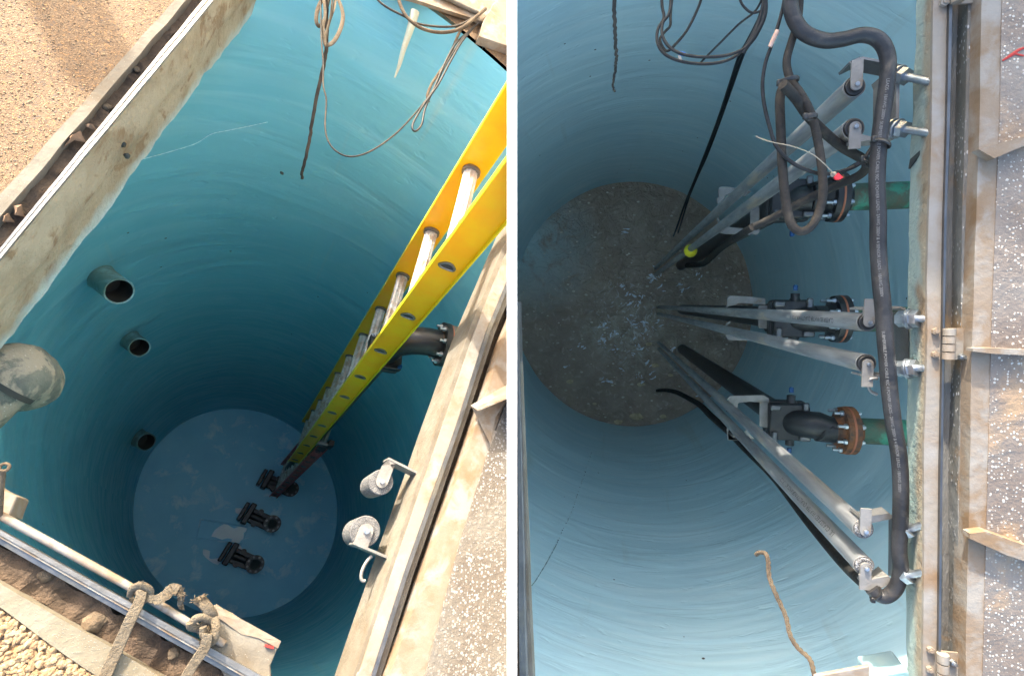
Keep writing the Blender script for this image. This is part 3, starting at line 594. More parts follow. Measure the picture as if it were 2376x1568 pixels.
# ---- right hatch edge
def xs(*pairs): return list(pairs)
E = {}
E['a'] = [(2135,-260),(2127,0),(2120,200),(2116,300),(2111,420),(2109,496),(2107,640),(2106,778),(2104,1100),(2103,1300),(2104,1568),(2103,1850)]
E['b'] = [(2168,-260),(2166,0),(2161,300),(2151,645),(2152,778),(2145,1030),(2142,1568),(2140,1850)]
E['c'] = [(2206,-260),(2203,0),(2197,300),(2191,500),(2187,778),(2182,1100),(2177,1568),(2174,1850)]
E['c2'] = [(2213,-260),(2210,0),(2204,300),(2197,500),(2192,778),(2187,1100),(2183,1568),(2180,1850)]
E['d'] = [(2252,-260),(2247,0),(2238,300),(2233,500),(2229,778),(2224,1100),(2220,1568),(2217,1850)]
E['e'] = [(2281,-260),(2278,0),(2272,300),(2265,500),(2255,778),(2250,1100),(2240,1568),(2234,1850)]
E['f'] = [(2334,-260),(2325,0),(2319,300),(2310,500),(2300,778),(2292,1100),(2280,1568),(2270,1850)]
ERR = edge_mat('edge_concrete_far_right', (.31,.29,.22), (.27,.20,.13), (.31,.38,.34), -.03, -.055)
fb = MB('R'); Ae = [q for q in E['a']]; 
def resample(pts, n):
    out = []
    L_ = [0]
    for i in range(len(pts)-1): L_.append(L_[-1]+math.dist(pts[i], pts[i+1]))
    for k in range(n+1):
        s = L_[-1]*k/n; i = 0
        while i < len(L_)-2 and L_[i+1] < s: i += 1
        t_ = (s-L_[i])/(L_[i+1]-L_[i]); out.append(tuple(a+(b_-a)*t_ for a, b_ in zip(pts[i], pts[i+1])))
    return out
N_ = 150; Ta = resample(E['b'], N_); Tb = resample(E['a'], N_); vs = []
for j in range(9):
    for i in range(N_+1):
        k = j/8; p = bp('R', *Ta[i], HR+.004).lerp(bp('R', *Tb[i], HRB), k)
        p.x += .0015*noise.noise(Vector((p.x*9, p.y*12, p.z*30))) + (.0025*noise.noise(Vector((0,p.y*14,0))) if j == 8 else 0)
        vs.append(p)
vs += [bp('R', *Tb[i], HRB)+Vector((.5,0,-.02)) for i in range(N_+1)]
fb.add(vs, [(j*(N_+1)+i, (j+1)*(N_+1)+i, (j+1)*(N_+1)+i+1, j*(N_+1)+i+1) for j in range(9) for i in range(N_)])
tag(fb.build('hatch_curb', ERR, base=bp('R', 2150, 700, HR)), 'pale green stained concrete curb holding the threaded rods', 'curb')
b = MB('R'); 
for pts in ([(690,745),(735,705),(762,684),(768,700),(745,715),(700,765),(682,790)],):
    b.plate([bp('R', *Z6(*q), HR+.045+.15*(1-(q[0]-680)/100)*.6)-Vector((.01,0,0)) for q in pts], Vector((.004,0,0)))
tag(b.build('tar_mark', M['dark'], smooth=False), 'black diagonal tar smear on the pale green curb', 'mark')
t = thing('R', 'hatch_surround', bp('R', 2190, 700, HR), 'long rust-stained hinge-side hatch frame beside the pale green curb', 'hatch frame')
b = MB('R'); b.prism(E['b']+E['c'][::-1], HR, HR+.012); b.build('flange', M['stainmetal'], t, sub=.06, disp=.0012, smooth=False)
b = MB('R'); b.prism(E['c']+E['c2'][::-1], HR-.012, HR+.03); b.build('upright_lip', M['galv'], t)
b = MB('R'); b.prism(E['c2']+E['d'][::-1], HR+.05, HR+.07); b.build('gutter', M['darkgalv'], t, sub=.06, disp=.003, smooth=False)
b = MB('R'); b.prism(E['d']+E['e'][::-1], HR+.0, HR+.06); b.build('outer_bar', mat('dark_pitted_steel', (.27,.27,.26), (.17,.16,.14), 7, .5, .45, bump=.5, bscale=50, c3=(.30,.20,.11), scale3=6, spots=(.62,.62,.62), sscale=55, sth=.28, stretch=(1,.5,1)), t, sub=.06, disp=.0015, smooth=False, bevel=0)
for q in ((820,18),): hexbolt('R', bp('R', *Z6(*q), HR), (0,0,1), .008, t, 'beige', L=.3)
for zf, q in ((Z8,(766,88)),(Z8,(745,1442)),(Z8,(742,1532)),(Z6,(780,1550))): hexbolt('R', bp('R', *zf(*q), HR), (0,0,1), .007, t, 'beige', L=.3)
t = thing('R', 'hatch_cover', bp('R', 2300, 700, HR), 'pitted brown cover with rusty beige ribs at the far right edge', 'hatch cover')
b = MB('R'); b.prism(E['e']+E['f'][::-1], HR-.05, HR+.02); b.build('edge_angle', M['beige'], t, sub=.06, disp=.0015, dscale=14, smooth=False)
b = MB('R'); b.prism(E['f']+[(2460,1850),(2460,-260)], HR-.052, HR-.03); b.build('tread_plate', M['cover'], t, sub=.2, smooth=False)
for pl, lab in (([(985,700),(1080,672),(1200,640),(1260,625),(1260,665),(1200,682),(1110,720),(1060,742)], 0), ):
    b = MB('R'); b.prism([Z6(*q) for q in pl], HR-.085, HR-.05); b.build('rib', M['beige'], t, sub=.04, disp=.001)
b = MB('R'); b.prism([Z8(*q) for q in ((945,60),(1030,58),(1300,72),(1300,96),(1030,84),(945,74))], HR-.085, HR-.05); b.build('rib', M['beige'], t, sub=.04, disp=.001)
b = MB('R'); b.prism([Z8(*q) for q in ((930,912),(1005,902),(1300,1005),(1300,1075),(1100,1010),(930,935))], HR-.085, HR-.05); b.build('rib', M['beige'], t, sub=.04, disp=.001)
b = MB('R'); b.path([(*Z6(1098,285),HR-.054,2),(*Z6(1150,252),HR-.054,4),(*Z6(1180,232),HR-.054,3),(*Z6(1230,215),HR-.054,2)], n=6, flat=.3); b.path([(*Z6(1145,250),HR-.054,2),(*Z6(1198,262),HR-.054,2)], n=6, flat=.3); b.build('paint_mark', M['redmark'], t)
t = thing('R', 'hatch_cover', bp('R', 1650, -1000, HR), 'unseen raised cover added beyond the upper rim to shade the right well', 'hatch cover')  # unseen cover added to keep the low sun off the well wall
b = MB('R'); p0_, p1_ = bp('R', 1196, -985, HR), bp('R', 2620, -985, HR); b.plate([p0_, p1_, p1_+Vector((0,.09,.42)), p0_+Vector((0,.09,.42))], Vector((0,.01,0))); b.build('tread_plate', M['cover'], t, clip=True, smooth=False)
b = MB('R'); b.plate([p0_-Vector((0,.01,.01)), p1_-Vector((0,.01,.01)), p1_+Vector((0,.0,.06)), p0_+Vector((0,.0,.06))], Vector((0,-.02,0))); b.build('edge_angle', M['beige'], t, clip=True, smooth=False)
def hinge(q0, q1, bolts, lab):
    t = thing('R', 'hinge', bp('R', *q0, HR), lab, 'hinge', 'hinges on the right hatch frame')
    a, c = bp('R', *q0, HR-.022), bp('R', *q1, HR-.022); n = 4
    for k in range(n):
        b = MB('R'); b.cyl(a.lerp(c, k/n+.015), a.lerp(c, (k+1)/n-.02), .0105, n=14); b.build('knuckle', M['stainmetal'], t)
    b = MB('R'); d = Vector((.055,0,-.008)); b.plate([a+Vector((0,0,-.006)), a+d, c+d, c+Vector((0,0,-.006))], (0,0,-.004)); b.build('leaf', M['beige'], t, smooth=False)
    for bq in bolts: hexbolt('R', bp('R', *bq, HR-.012), (.3,0,1), .0065, t, L=.8)
hinge(Z6(850,1535), Z8(832,112), [Z8(885,98)], 'middle hinge with four knuckles on the long frame')
hinge(Z8(806,1462), Z8(806,1640), [Z8(845,1500)], 'lower hinge at the bottom of the long frame')
hinge(Z6(885,-60), Z6(888,12), [], 'upper hinge cut by the photo top edge')
# left strip of right hatch, and lower corner
t = thing('R', 'hatch_surround', bp('R', 1215, 1300, HR), 'narrow pale frame with dark groove down the left side of the right well', 'hatch frame')
for x0, x1, y0, y1, w0, w1, m, dh in ((0,5,0,15,0,0,'dirt',.01),(4,9,14,44,0,0,'galv',-.004),(9,11,44,54,0,0,'alu',-.016),(11,14,54,75,0,0,'slabtop',.004)):
    b = MB('R')
    def X(z0, z1, yy): return 1198 + .504*(z0 + (z1-z0)*(yy-778)/790)
    b.prism([(X(x0,y0,700),700),(X(x1,y1,700),700),(X(x1,y1,1850),1850),(X(x0,y0,1850),1850)], HR+dh, HR+.06)
    b.build({'dirt':'groove','galv':'outer_lip','alu':'inner_lip','slabtop':'curb_strip'}[m], M[m], t, clip=True, sub=.05, disp=.001)
b = MB('R'); b.prism([Z8(*q) for q in ((215,1568),(470,1520),(464,1640),(300,1700),(215,1700))], HR+.0, HR+.015)
o = tag(b.build('corner_plate', M['beige'], bevel=.002), 'beige metal corner plate cut by the bottom edge of the photo', 'plate')
b = MB('R'); b.prism([Z8(*q) for q in ((472,1562),(640,1538),(655,1560),(660,1700),(472,1700))], HRB-.02, HRB+.1)
tag(b.build('ledge_block', M['ltblue'], bevel=.004, sub=.04, disp=.004), 'pale blue coated ledge in the bottom corner of the right well', 'ledge')
# ================================================================ LEFT: fittings
def stub(q0, q1, rpx, lab, m='olivepipe'):
    h = wall_h('L', *q0) ; a = bp('L', *q0, h); c = bp('L', *q1, h-.28); d = (c-a).normalized(); r = rpx*depth('L', c)/F
    t = thing('L', 'pipe_stub', a, lab, 'pipe', 'pipe stubs coming through the left well wall')
    b = MB('L'); n = 28; b.lathe(a-d*.10, d, [(0,r*1.2),(.10,r*1.1),(.13,r*1.03),(.16,r), ((c-a).length+.10, r)], n); 
    b.f = b.f[:-2]; k = len(b.v)
    b.lathe(a-d*.10, d, [((c-a).length+.102, r*.999),((c-a).length+.10, r*.90),((c-a).length-.10, r*.89)], n); b.f = b.f[:-2] + [b.f[-1]]
    b.build('tube', M[m], t); b = MB('L'); b.lathe(c-d*.16, d, [(0,r*.86),(.159,r*.875)], n); b.f = b.f[:-2]+[b.f[-2]]; b.build('opening_shade', M['dark'], t)  # dark inner sleeve paints the shade inside the stub mouth
stub((231,640),(277,676), 31, 'largest grey-green pipe stub high on the left well wall')
stub((298,785),(324,806), 22, 'middle small pipe stub below the largest stub')
stub((317,1014),(340,1025), 20, 'lowest small pipe stub just above the round floor')
t = thing('L', 'inlet_elbow', bp('L', 20, 900, 3.3), 'big crusted grey elbow pipe entering at the left photo edge', 'pipe')
b = MB('L'); p0, p1 = bp('L', -150,1012,3.35), bp('L', 4,884,3.3); b.cyl(p0, p1, .088, n=32); b.build('pipe', M['mossy'], t, sub=.05, disp=.004, dscale=20)
b = MB('L'); d = (p1-p0).normalized(); arcp = [p1-d*.005]
for i in range(9):
    a = math.radians(90*i/8); arcp.append(p1 + d*(.04*math.sin(a)) + Vector((0,0,-.04*(1-math.cos(a)))))
arcp.append(arcp[-1]+Vector((0,0,-.09))); b.tube(arcp, .094, 32); b.build('bend', M['mossy'], t, sub=.03, disp=.004, dscale=22)
b = MB('L'); b.cyl(p1-d*.012, p1+d*.004, .096, n=32); b.build('joint_collar', M['dark'], t)
# floor pumps' base elbows
def base_elbow(q_fl, q_in, q_box, rpx, lab, crust=False):
    pf = bp('L', *q_fl, FLOOR-.30); r = rpx*depth('L', pf)/F
    t = thing('L', 'base_elbow', Vector((pf.x, pf.y, -FLOOR*ZS)), lab, 'pipe elbow', 'pump base elbows on the left well floor')
    b = MB('L'); b.lathe(pf-Vector((0,0,.04)), (0,0,1), [(0,r),(.04,r)], 32); fl = b.build('flange', M['rustflange'] if crust else M['blackpipe'], t)
    b = MB('L'); b.lathe(pf+Vector((0,0,.001)), (0,0,1), [(0,r*.55),(.003,r*.55)], 24); b.build('bore', M['dark'], t)
    for k in range(8):
        a = k*math.pi/4+.3; hexbolt('L', pf+Vector((r*.8*math.cos(a), r*.8*math.sin(a), 0)), (0,0,1), .015, t, 'galv', L=.4)
    pi_, pb = bp('L', *q_in, FLOOR-.2), bp('L', *q_box, FLOOR-.2)
    d = (pb-pf); d.z = 0; L_ = d.length; d.normalize(); s = Vector((-d.y, d.x, 0))
    b = MB('L'); pts = []
    for i in range(7):
        a = math.radians(90*i/6); pts.append(pf + Vector((0,0,-.02)) + d*(.14*(1-math.cos(a))) - Vector((0,0,.14*math.sin(a))))
    pts.append(pf + d*(L_*.75) - Vector((0,0,.16))); pts.append(pf + d*L_ - Vector((0,0,.16))); b.tube(pts, [r*.58]*7+[r*.62,r*.62], 24); b.build('bend', M['blackpipe'], t)
    b = MB('L'); c = pf + d*(L_) - Vector((0,0,.13)); b.box(c, d*.07, s*r*2.5, Vector((0,0,.30))); b.box(c+d*.075, d*.05, s*r*2.2, Vector((0,0,.26))); b.build('mounting_box', M['blackpipe'], t, bevel=.012)
    for sg in (-1,1):
        b = MB('L'); c2 = pf + d*(L_*.62) + s*sg*r*.72 - Vector((0,0,.06)); b.cyl(c2-Vector((0,0,.2)), c2, r*.33, n=18); b.build('lug', M['blackpipe'], t)
    b = MB('L'); b.box(Vector((pf.x, pf.y, -FLOOR*ZS+.035))+d*L_*.5, d*L_*1.1, s*r*1.7, Vector((0,0,.07))); b.build('foot', M['blackpipe'], t, bevel=.01)
base_elbow(Z12(988,632), Z12(850,560), Z12(712,515), 19, 'bolted black pipe elbow in the middle of the floor row')
base_elbow(Z12(785,1105), Z12(620,1030), Z12(500,985), 20, 'lowest bolted black pipe elbow beside the pale patch')
base_elbow(Z10(385,1120), Z10(180,1020), Z10(75,1000), 17, 'crusted black pipe elbow half hidden behind the ladder foot')
def flat(zf, pts, S, h, th, m, name, lab, cat, parent=None, n=4):
    q = spline(pts+[pts[0]], n)[:-1]; b = MB(S); b.prism([zf(*p) for p in q], h-th, h); o = b.build(name, M[m], parent, smooth=False)
    if lab: tag(o, lab, cat)
    return o
flat(Z12, [(275,780),(320,700),(430,632),(480,650),(540,685),(600,665),(700,690),(655,740),(650,800),(600,860),(660,950),(655,985),(560,930),(500,855),(520,815),(460,800),(400,815),(330,790)], 'L', FLOOR, .006, 'patch', 'reflection_patch', 'irregular white patch painting a sky reflection on the round blue floor', 'bare patch', n=2)
flat(Z12, [(560,450),(660,455),(650,520),(590,520),(555,490)], 'L', FLOOR, .006, 'patch', 'reflection_patch', 'small pale patch left of the middle floor elbow', 'bare patch', n=2)
flat(Z12, [(180,930),(260,950),(250,1030),(300,1040),(400,1030),(350,1110),(250,1060),(180,990)], 'L', FLOOR, .006, 'patch', 'reflection_patch', 'ragged pale patch at the lower left of the floor row', 'bare patch', n=2)
b = MB('L'); pl = [Z12(*q) for q in ((150,580),(700,670),(640,870),(100,800))]; pts = [bp('L', *q, FLOOR-.008) for q in pl]+[bp('L', *pl[0], FLOOR-.008)]; b.tube(pts, .010, 6)
tag(b.build('floor_seam', M['floorL']), 'faint raised rectangular outline round the white floor patch', 'seam')
# discharge riser and flanged elbow seen behind the ladder
HE = 4.3
t = thing('L', 'discharge_pipe', bp('L', 950, 800, HE), 'black riser pipe with a bolted flange elbow behind the ladder', 'pipe')
pe = bp('L', 928, 778, HE); pb_ = Vector((pe.x, pe.y, -FLOOR*ZS+.2)); fl0 = bp('L', 1060, 772, HE-.12); ax = (fl0-bp('L', 985, 755, HE-.12)); ax.z = 0; ax.normalize()
b = MB('L'); b.cyl(pe-Vector((0,0,.3)), pb_, .062, n=28); b.build('riser', M['blackpipe'], t)
b = MB('L'); pts = [pe-Vector((0,0,.3))]
for i in range(9):
    a = math.radians(90*i/8); pts.append(pe + Vector((0,0,-.2+.2*math.sin(a))) + ax*(.2*(1-math.cos(a))))
q_ = pts[-1]; pts.append(q_+ax*.03); b.tube(pts, .078, 28); b.build('bend', M['blackpipe'], t)
fe = q_+ax*.03; b = MB('L'); b.lathe(fe, ax, [(0,.125),(.035,.125)], 36); b.build('flange', M['blackpipe'], t)
b = MB('L'); b.lathe(fe+ax*.036, ax, [(0,.122),(.006,.122)], 36); b.build('gasket', M['gasket'], t)
b = MB('L'); b.lathe(fe+ax*.043, ax, [(0,.12),(.03,.12),(.03,.06),(.3,.06)], 36); b.build('wall_pipe', M['darkgalv'], t)
x_, y_ = perp(ax)
for k in range(8):
    a = k*math.pi/4+.2; hexbolt('L', fe+(x_*math.cos(a)+y_*math.sin(a))*.10, -ax, .014, t)
b = MB('L'); b.box(pe-Vector((0,0,.30)), (.20,0,0), (0,.20,0), (0,0,.05)); b.box(pe-Vector((0,0,.36)), (.19,0,0), (0,.19,0), (0,0,.04)); b.build('clamp_plate', M['blackpipe'], t, bevel=.01)
for sx in (-1,1):
    for sy in (-1,1): hexbolt('L', pe+Vector((sx*.085, sy*.085, -.27)), (0,0,1), .013, t, 'bluebolt' if sy < 0 else 'zinc')
for q, m, r, lab in ((Z4(838,545), 'green', .12, 'green pipe flange peeping out behind the right frame'), (Z4(640,1130), 'blackpipe', .13, 'dark pipe flange half hidden below the lower guide plug')):
    c = bp('L', *q, 4.2); ax2 = Vector((.9,-.25,0)).normalized()
    t = thing('L', 'pipe_flange', c, lab, 'pipe flange'); b = MB('L'); b.lathe(c, ax2, [(-.02,r),(.03,r)], 32); b.build('disc', M[m], t); b = MB('L'); b.lathe(c, ax2, [(.03,r*.62),(.4,r*.62)], 28); b.build('pipe', M[m], t)
# guide plugs with brackets
def tabshape(S, c, d, w_, L_, h, th=.006):
    """flat strap tab: rounded end at c, running along d"""
    d = Vector((d[0], d[1], 0)).normalized(); s = Vector((-d.y, d.x, 0)); pts = [c + d*L_ + s*w_, c + s*w_]
    pts += [c + s*w_*math.cos(a) - d*w_*math.sin(a) for a in [math.pi*i/8 for i in range(1,8)]] + [c - s*w_, c + d*L_ - s*w_]
    return pts
def guide_plug(q, rpx, h, tab_q, arm, lab, hook=None):
    c = bp('L', *q, h); r = rpx*depth('L', c)/F; t = thing('L', 'guide_plug', c, lab, 'pipe guide', 'guide plugs on arms at the right rim of the left hatch')
    b = MB('L'); b.cyl(c, c-Vector((0,0,.13)), r, r*.93, n=36); b.build('plug', M['plugL'], t, bevel=.003)
    tq = bp('L', *tab_q, h); d = tq-c; d.z = 0; b = MB('L'); b.plate([p+Vector((0,0,.004)) for p in tabshape('L', c, d, r*.48, d.length, h)], (0,0,.006)); b.build('strap_tab', M['whitemetal'], t, smooth=False)
    hexbolt('L', c+Vector((0,0,.01)), (0,0,1), r*.2, t, L=.4)
    a0, a1 = bp('L', *arm[0], h), bp('L', *arm[1], h); dd = (a1-a0).normalized(); b = MB('L')
    b.plate([a0+Vector((0,0,.012)), a1+Vector((0,0,.012)), a1-Vector((0,0,.05)), a0-Vector((0,0,.05))], Vector((-dd.y, dd.x, 0))*.007)
    s = Vector((-dd.y, dd.x, 0))
    d.normalize(); sd = Vector((-d.y, d.x, 0)); c2 = tq
    b.plate([c2+sd*r*.48+Vector((0,0,.004)), c2-sd*r*.48+Vector((0,0,.004)), a0+Vector((0,0,.004)), a0+dd*.03+Vector((0,0,.004))], (0,0,.006))
    b.build('arm', M['whitemetal'], t, smooth=False)
    if hook:
        b = MB('L'); b.path([(x, y, h+.01, 4) for x, y in hook]); b.build('hook', M['whitemetal'], t)
guide_plug(Z11(390,390), 29, HL+.13, Z11(450,240), (Z11(452,150), Z11(860,350)), 'upper round speckled guide plug on a bent steel arm')
guide_plug(Z11(218,925), 35, HL+.13, Z11(160,1075), (Z11(75,1065), Z11(560,1270)), 'lower round speckled guide plug with hooked steel arm', hook=[Z11(290,1195),(*Z11(262,1215),),Z11(215,1280),Z11(180,1360),Z11(170,1420),Z11(185,1460),Z11(215,1462)])
# ---------------------------------------------------------------- ladder
RD = Vector((518-1188, -(1278-784), -F)).normalized()*-1  # up the ladder (camera space)
def lad(k): d = .66*ZS*(k+5); return Vector(((518+2750/(k+5)-CX)*d/F, (CY-(1278-3890/(k+5)))*d/F, -d))
wv = Vector((-.071,-.416,0)); wv.z = -(wv.x*RD.x+wv.y*RD.y)/RD.z; wv = wv*(.468/wv.length); cv = RD.cross(wv).normalized()
if cv.x < 0: cv = -cv
def camL(p): return INV['L'] @ p
def rail(b, p0, p1, wd, out, fl=.024, th=.004, parts=('web','fl')):
    """C channel from p0 to p1 (cam space): web across wd, flanges towards out"""
    o = out.normalized(); c = wd.normalized()*wd.length/2
    def bar(a, n_, l1, t1, l2, t2): 
        m_ = (p0+p1)/2; b.box(camL(m_+a), camL(p1-p0), camL(l1*t1), camL(l2*t2))
    if 'web' in parts: bar(Vector(), 0, c.normalized(), wd.length, o, th)
    if 'fl' in parts:
        for s in (-1,1): bar(c*s + o*(fl/2-th/2), 0, c.normalized(), th, o, fl)
t = thing('L', 'ladder', camL(cp('R',0,0,1)*0 + Vector(((634-CX)*12.5/2000, (CY-1155)*12.5/2000, -12.5*ZS))), 'long yellow fibreglass extension ladder standing on the well floor', 'ladder')
wn = wv.normalized(); kt, kb = -2.3, 10.4; CW = .116
for s, nm in ((-1,'left'),(1,'right')):
    p0, p1 = lad(kt)+wv*.5*s, lad(kb)+wv*.5*s
    b = MB('L'); rail(b, p0, p1, cv*CW, wn*s, parts=('web',)); r_ = b.build('rail', M['orange'] if True else 0, t, clip=True, smooth=False)
    b = MB('L'); rail(b, p0, p1, cv*CW, wn*s, parts=('fl',)); b.build('rail_flange', M['yellow'], r_, clip=True, smooth=False)
    for k in range(-2, 11):
        c = lad(k)+wv*.5*s; q = c + wn*s*.004
        if RS['L'] is None: pass
        if (q.x) > -.03: continue
        b = MB('L'); ring = []; 
        for i in range(21):
            a = 2*math.pi*i/20; rr = 1 + .12*math.cos(3*a+ math.pi/2)
            ring.append(camL(q + cv*.029*math.cos(a)*rr + RD*.021*math.sin(a)*rr))
        b.tube(ring, .005, 8, caps=False); b.build('rung_socket', M['alu'], r_)
        if s > 0:
            b = MB('L'); b.add([v_+camL(wn*.0005) for v_ in ring[:-1]], [tuple(range(20))]); b.build('rung_hollow', M['dark'], r_, smooth=False)
        else:
            b = MB('L'); qi = c - wn*s*.004; b.tube([camL(qi), camL(qi-wn*s*.012)], .038, 20); b.build('rung_collar', M['alu'], r_)
for k in range(-2, 11):
    p0, p1 = lad(k)-wv*.49, lad(k)+wv*.49
    if p0.x > -.02: continue
    b = MB('L'); n = 20; vs = []
    for j, P in enumerate((p0, p1)):
        for i in range(n):
            a = 2*math.pi*i/n; rr = (.0225 if i % 2 else .0255); vs.append(camL(P + cv*rr*1.15*math.cos(a) + RD*rr*max(math.sin(a), -.75)))
    b.add(vs, [(i, (i+1)%n, n+(i+1)%n, n+i) for i in range(n)]+[tuple(range(n)), tuple(range(2*n-1,n-1,-1))]); b.build('rung', M['rung'], t, clip=True, smooth=False)
# base section (red outer rail) from the guide brackets to the floor
p_top = lad(7.6) + cv*.15; 
foot = Vector(((640-CX)*12.35/2000, (CY-1122)*12.35/2000, -12.35*ZS)); bd = (p_top-foot).normalized(); wb = wv*.92
for s in (-1,1):
    a, c = p_top+wb*.5*s, foot+wb*.5*s; b = MB('L'); rail(b, a, c, cv*.095, wn*s); r_ = b.build('base_rail', M['redfg'], t, smooth=False)
    if s > 0:
        for k in range(14):
            q = a.lerp(c, (k+.4)/14) + wn*.006; b = MB('L'); b.tube([camL(q + cv*.024*math.cos(x) + bd*.02*math.sin(x)) for x in [math.pi*i/6 for i in range(13)]], .004, 6, caps=False); b.build('rung_socket', M['alu'], r_)
        q = a.lerp(c, .065)+wn*.004; b = MB('L'); b.box(camL(q), camL(cv*.085), camL(bd*.16), camL(wn*.003)); lb = b.build('side_label', M['blackp'], r_, smooth=False)
        cu = bpy.data.curves.new('t','FONT'); cu.body = '013'; cu.size = .07; ob = bpy.data.objects.new('t', cu); COL.objects.link(ob); bpy.context.view_layer.update(); me = bpy.data.meshes.new_from_object(ob); bpy.data.objects.remove(ob)
        b = MB('L'); b.add([camL(q + wn*.003 + cv*(v.co.x-.065)*.6 + bd*(v.co.y-.025)) for v in me.vertices], [tuple(p.vertices) for p in me.polygons]); b.build('lettering', M['alu'], lb, smooth=False)
        b = MB('L'); b.box(camL(a-cv*.015+wn*.012), camL(cv*.15), camL(bd*.05), camL(wn*.03)); b.build('guide_bracket', M['alu'], r_, bevel=.004)
    b = MB('L'); b.box(camL(c-bd*.02), camL(cv*.12), camL(bd*.07), camL(wn*.05)); b.build('rubber_foot', M['rubber'], r_, bevel=.006)
for k in range(14):
    q = p_top.lerp(foot, (k+.4)/14); b = MB('L'); b.tube([camL(q-wb*.49), camL(q+wb*.49)], .02, 14); b.build('base_rung', M['rung'], t)
b = MB('L'); qs = [p_top-wb*.3+bd*.2, p_top-wb*.4-bd*.3+cv*.03, p_top-wb*.1-bd*.8, p_top+wb*.05-bd*1.4-cv*.05, p_top-bd*2.0+cv*.04, p_top-wb*.1-bd*2.7]
b.tube([Vector(x) for x in spline([tuple(camL(q)) for q in qs], 6)], .007, 8); b.build('cord', M['wire'], t)
for s, f_ in ((-1,.35),(-1,.62),(1,.0)):
    b = MB('L'); b.box(camL(p_top.lerp(foot,f_)+wb*.5*s+cv*.04), camL(cv*.05), camL(bd*.12), camL(wn*.06)); b.build('lock_bracket', M['blackp'], t, bevel=.005)
# ---------------------------------------------------------------- left cables and straps
def strand(S, name, zf, pts, r, h0, h1, m, lab, cat, n=10, flat=1.0, grp=None, parent=None, r1=None, sm=6, jit=0, ends=None, clip=False):
    k = len(pts); b = MB(S); r1 = r if r1 is None else r1
    b.path([(*zf(*p), h0+(h1-h0)*i/(k-1), (r+(r1-r)*i/(k-1))) for i, p in enumerate(pts)], n=n, sm=sm, flat=flat, jit=jit)
    o = b.build(name, M[m], parent, clip=clip)
    if lab: tag(o, lab, cat, grp)
    return o
strand('L','strap',Z2,[(345,-60),(352,100),(350,220),(332,330),(302,470),(280,600),(258,720),(238,800),(238,838)],4.6,HL+.1,HL+1.0,'ropedark','long dark frayed strap hanging lowest against the turquoise wall','strap',flat=.35,r1=3.2,jit=.002)
strand('L','strap_loop',Z2,[(365,-60),(315,30),(303,90),(312,122),(330,110),(350,60),(372,-40)],4.4,HL+.1,HL+.2,'rope','left dark loop of the coiled strap at the top','strap',flat=.35,grp='coiled strap loops at the top of the left photo')
strand('L','strap_loop',Z2,[(375,-60),(415,20),(428,80),(415,140),(385,195),(355,212),(345,185),(362,110),(385,40),(398,-40)],4.6,HL+.08,HL+.2,'web','wide tan loop of the coiled strap hanging right of the knot','strap',flat=.35,grp='coiled strap loops at the top of the left photo')
strand('L','strap_loop',Z2,[(330,-60),(345,60),(335,130),(345,215),(352,160),(372,60),(380,-50)],3.6,HL+.06,HL+.18,'web','narrow middle twist inside the coiled strap','strap',flat=.4,grp='coiled strap loops at the top of the left photo')
strand('L','cable',Z2,[(322,-60),(325,90),(328,200),(336,300),(336,400),(350,470),(345,600),(370,680),(430,727),(500,729),(580,695),(670,630),(740,560),(800,490),(850,420),(895,330),(950,235),(1000,165),(1060,110)],2.0,HL+.1,HL-.02,'rubberdirty','thin grey cable sagging in a deep U between strap and corner','cable',sm=8)
strand('L','cable',Z2,[(1040,130),(985,195),(930,290),(880,385),(850,430),(800,500),(757,575),(755,608),(772,612),(797,580),(812,510),(860,400),(910,285),(960,200),(1030,140)],2.4,HL-.01,HL+.0,'wire','black cable bent into a narrow pointed loop near the corner','cable',sm=6)
strand('L','cable',Z2,[(1010,120),(975,150),(940,230),(905,300),(865,360),(840,400),(822,450),(830,480)],3.2,HL-.01,HL+.1,'rope','muddy tan cable stub hanging beside the narrow black loop','cable')
strand('L','cable',Z2,[(560,-40),(600,10),(650,45),(720,80),(765,108),(850,124),(950,124),(1020,95),(1095,45)],2.6,HL+.03,HL-.03,'ropedark','dark cable draped across the top corner curb','cable',clip=True)
strand('L','cable',Z2,[(680,-40),(695,20),(725,78),(785,128),(870,152),(960,142),(1030,98),(1095,42)],4.0,HL+.0,HL-.04,'rope','thicker muddy cable draped in front of the top corner curb','cable')
b = MB('L'); b.path([(*Z2(765,55),HL+.05,11),(*Z2(742,140),HL+.12,8),(*Z2(712,230),HL+.2,6),(*Z2(690,310),HL+.28,4),(*Z2(670,365),HL+.34,1.5)], n=10); tag(b.build('hanging_strip', M['paleplastic']), 'pale tapering strip hanging point down from the top curb', 'strip')
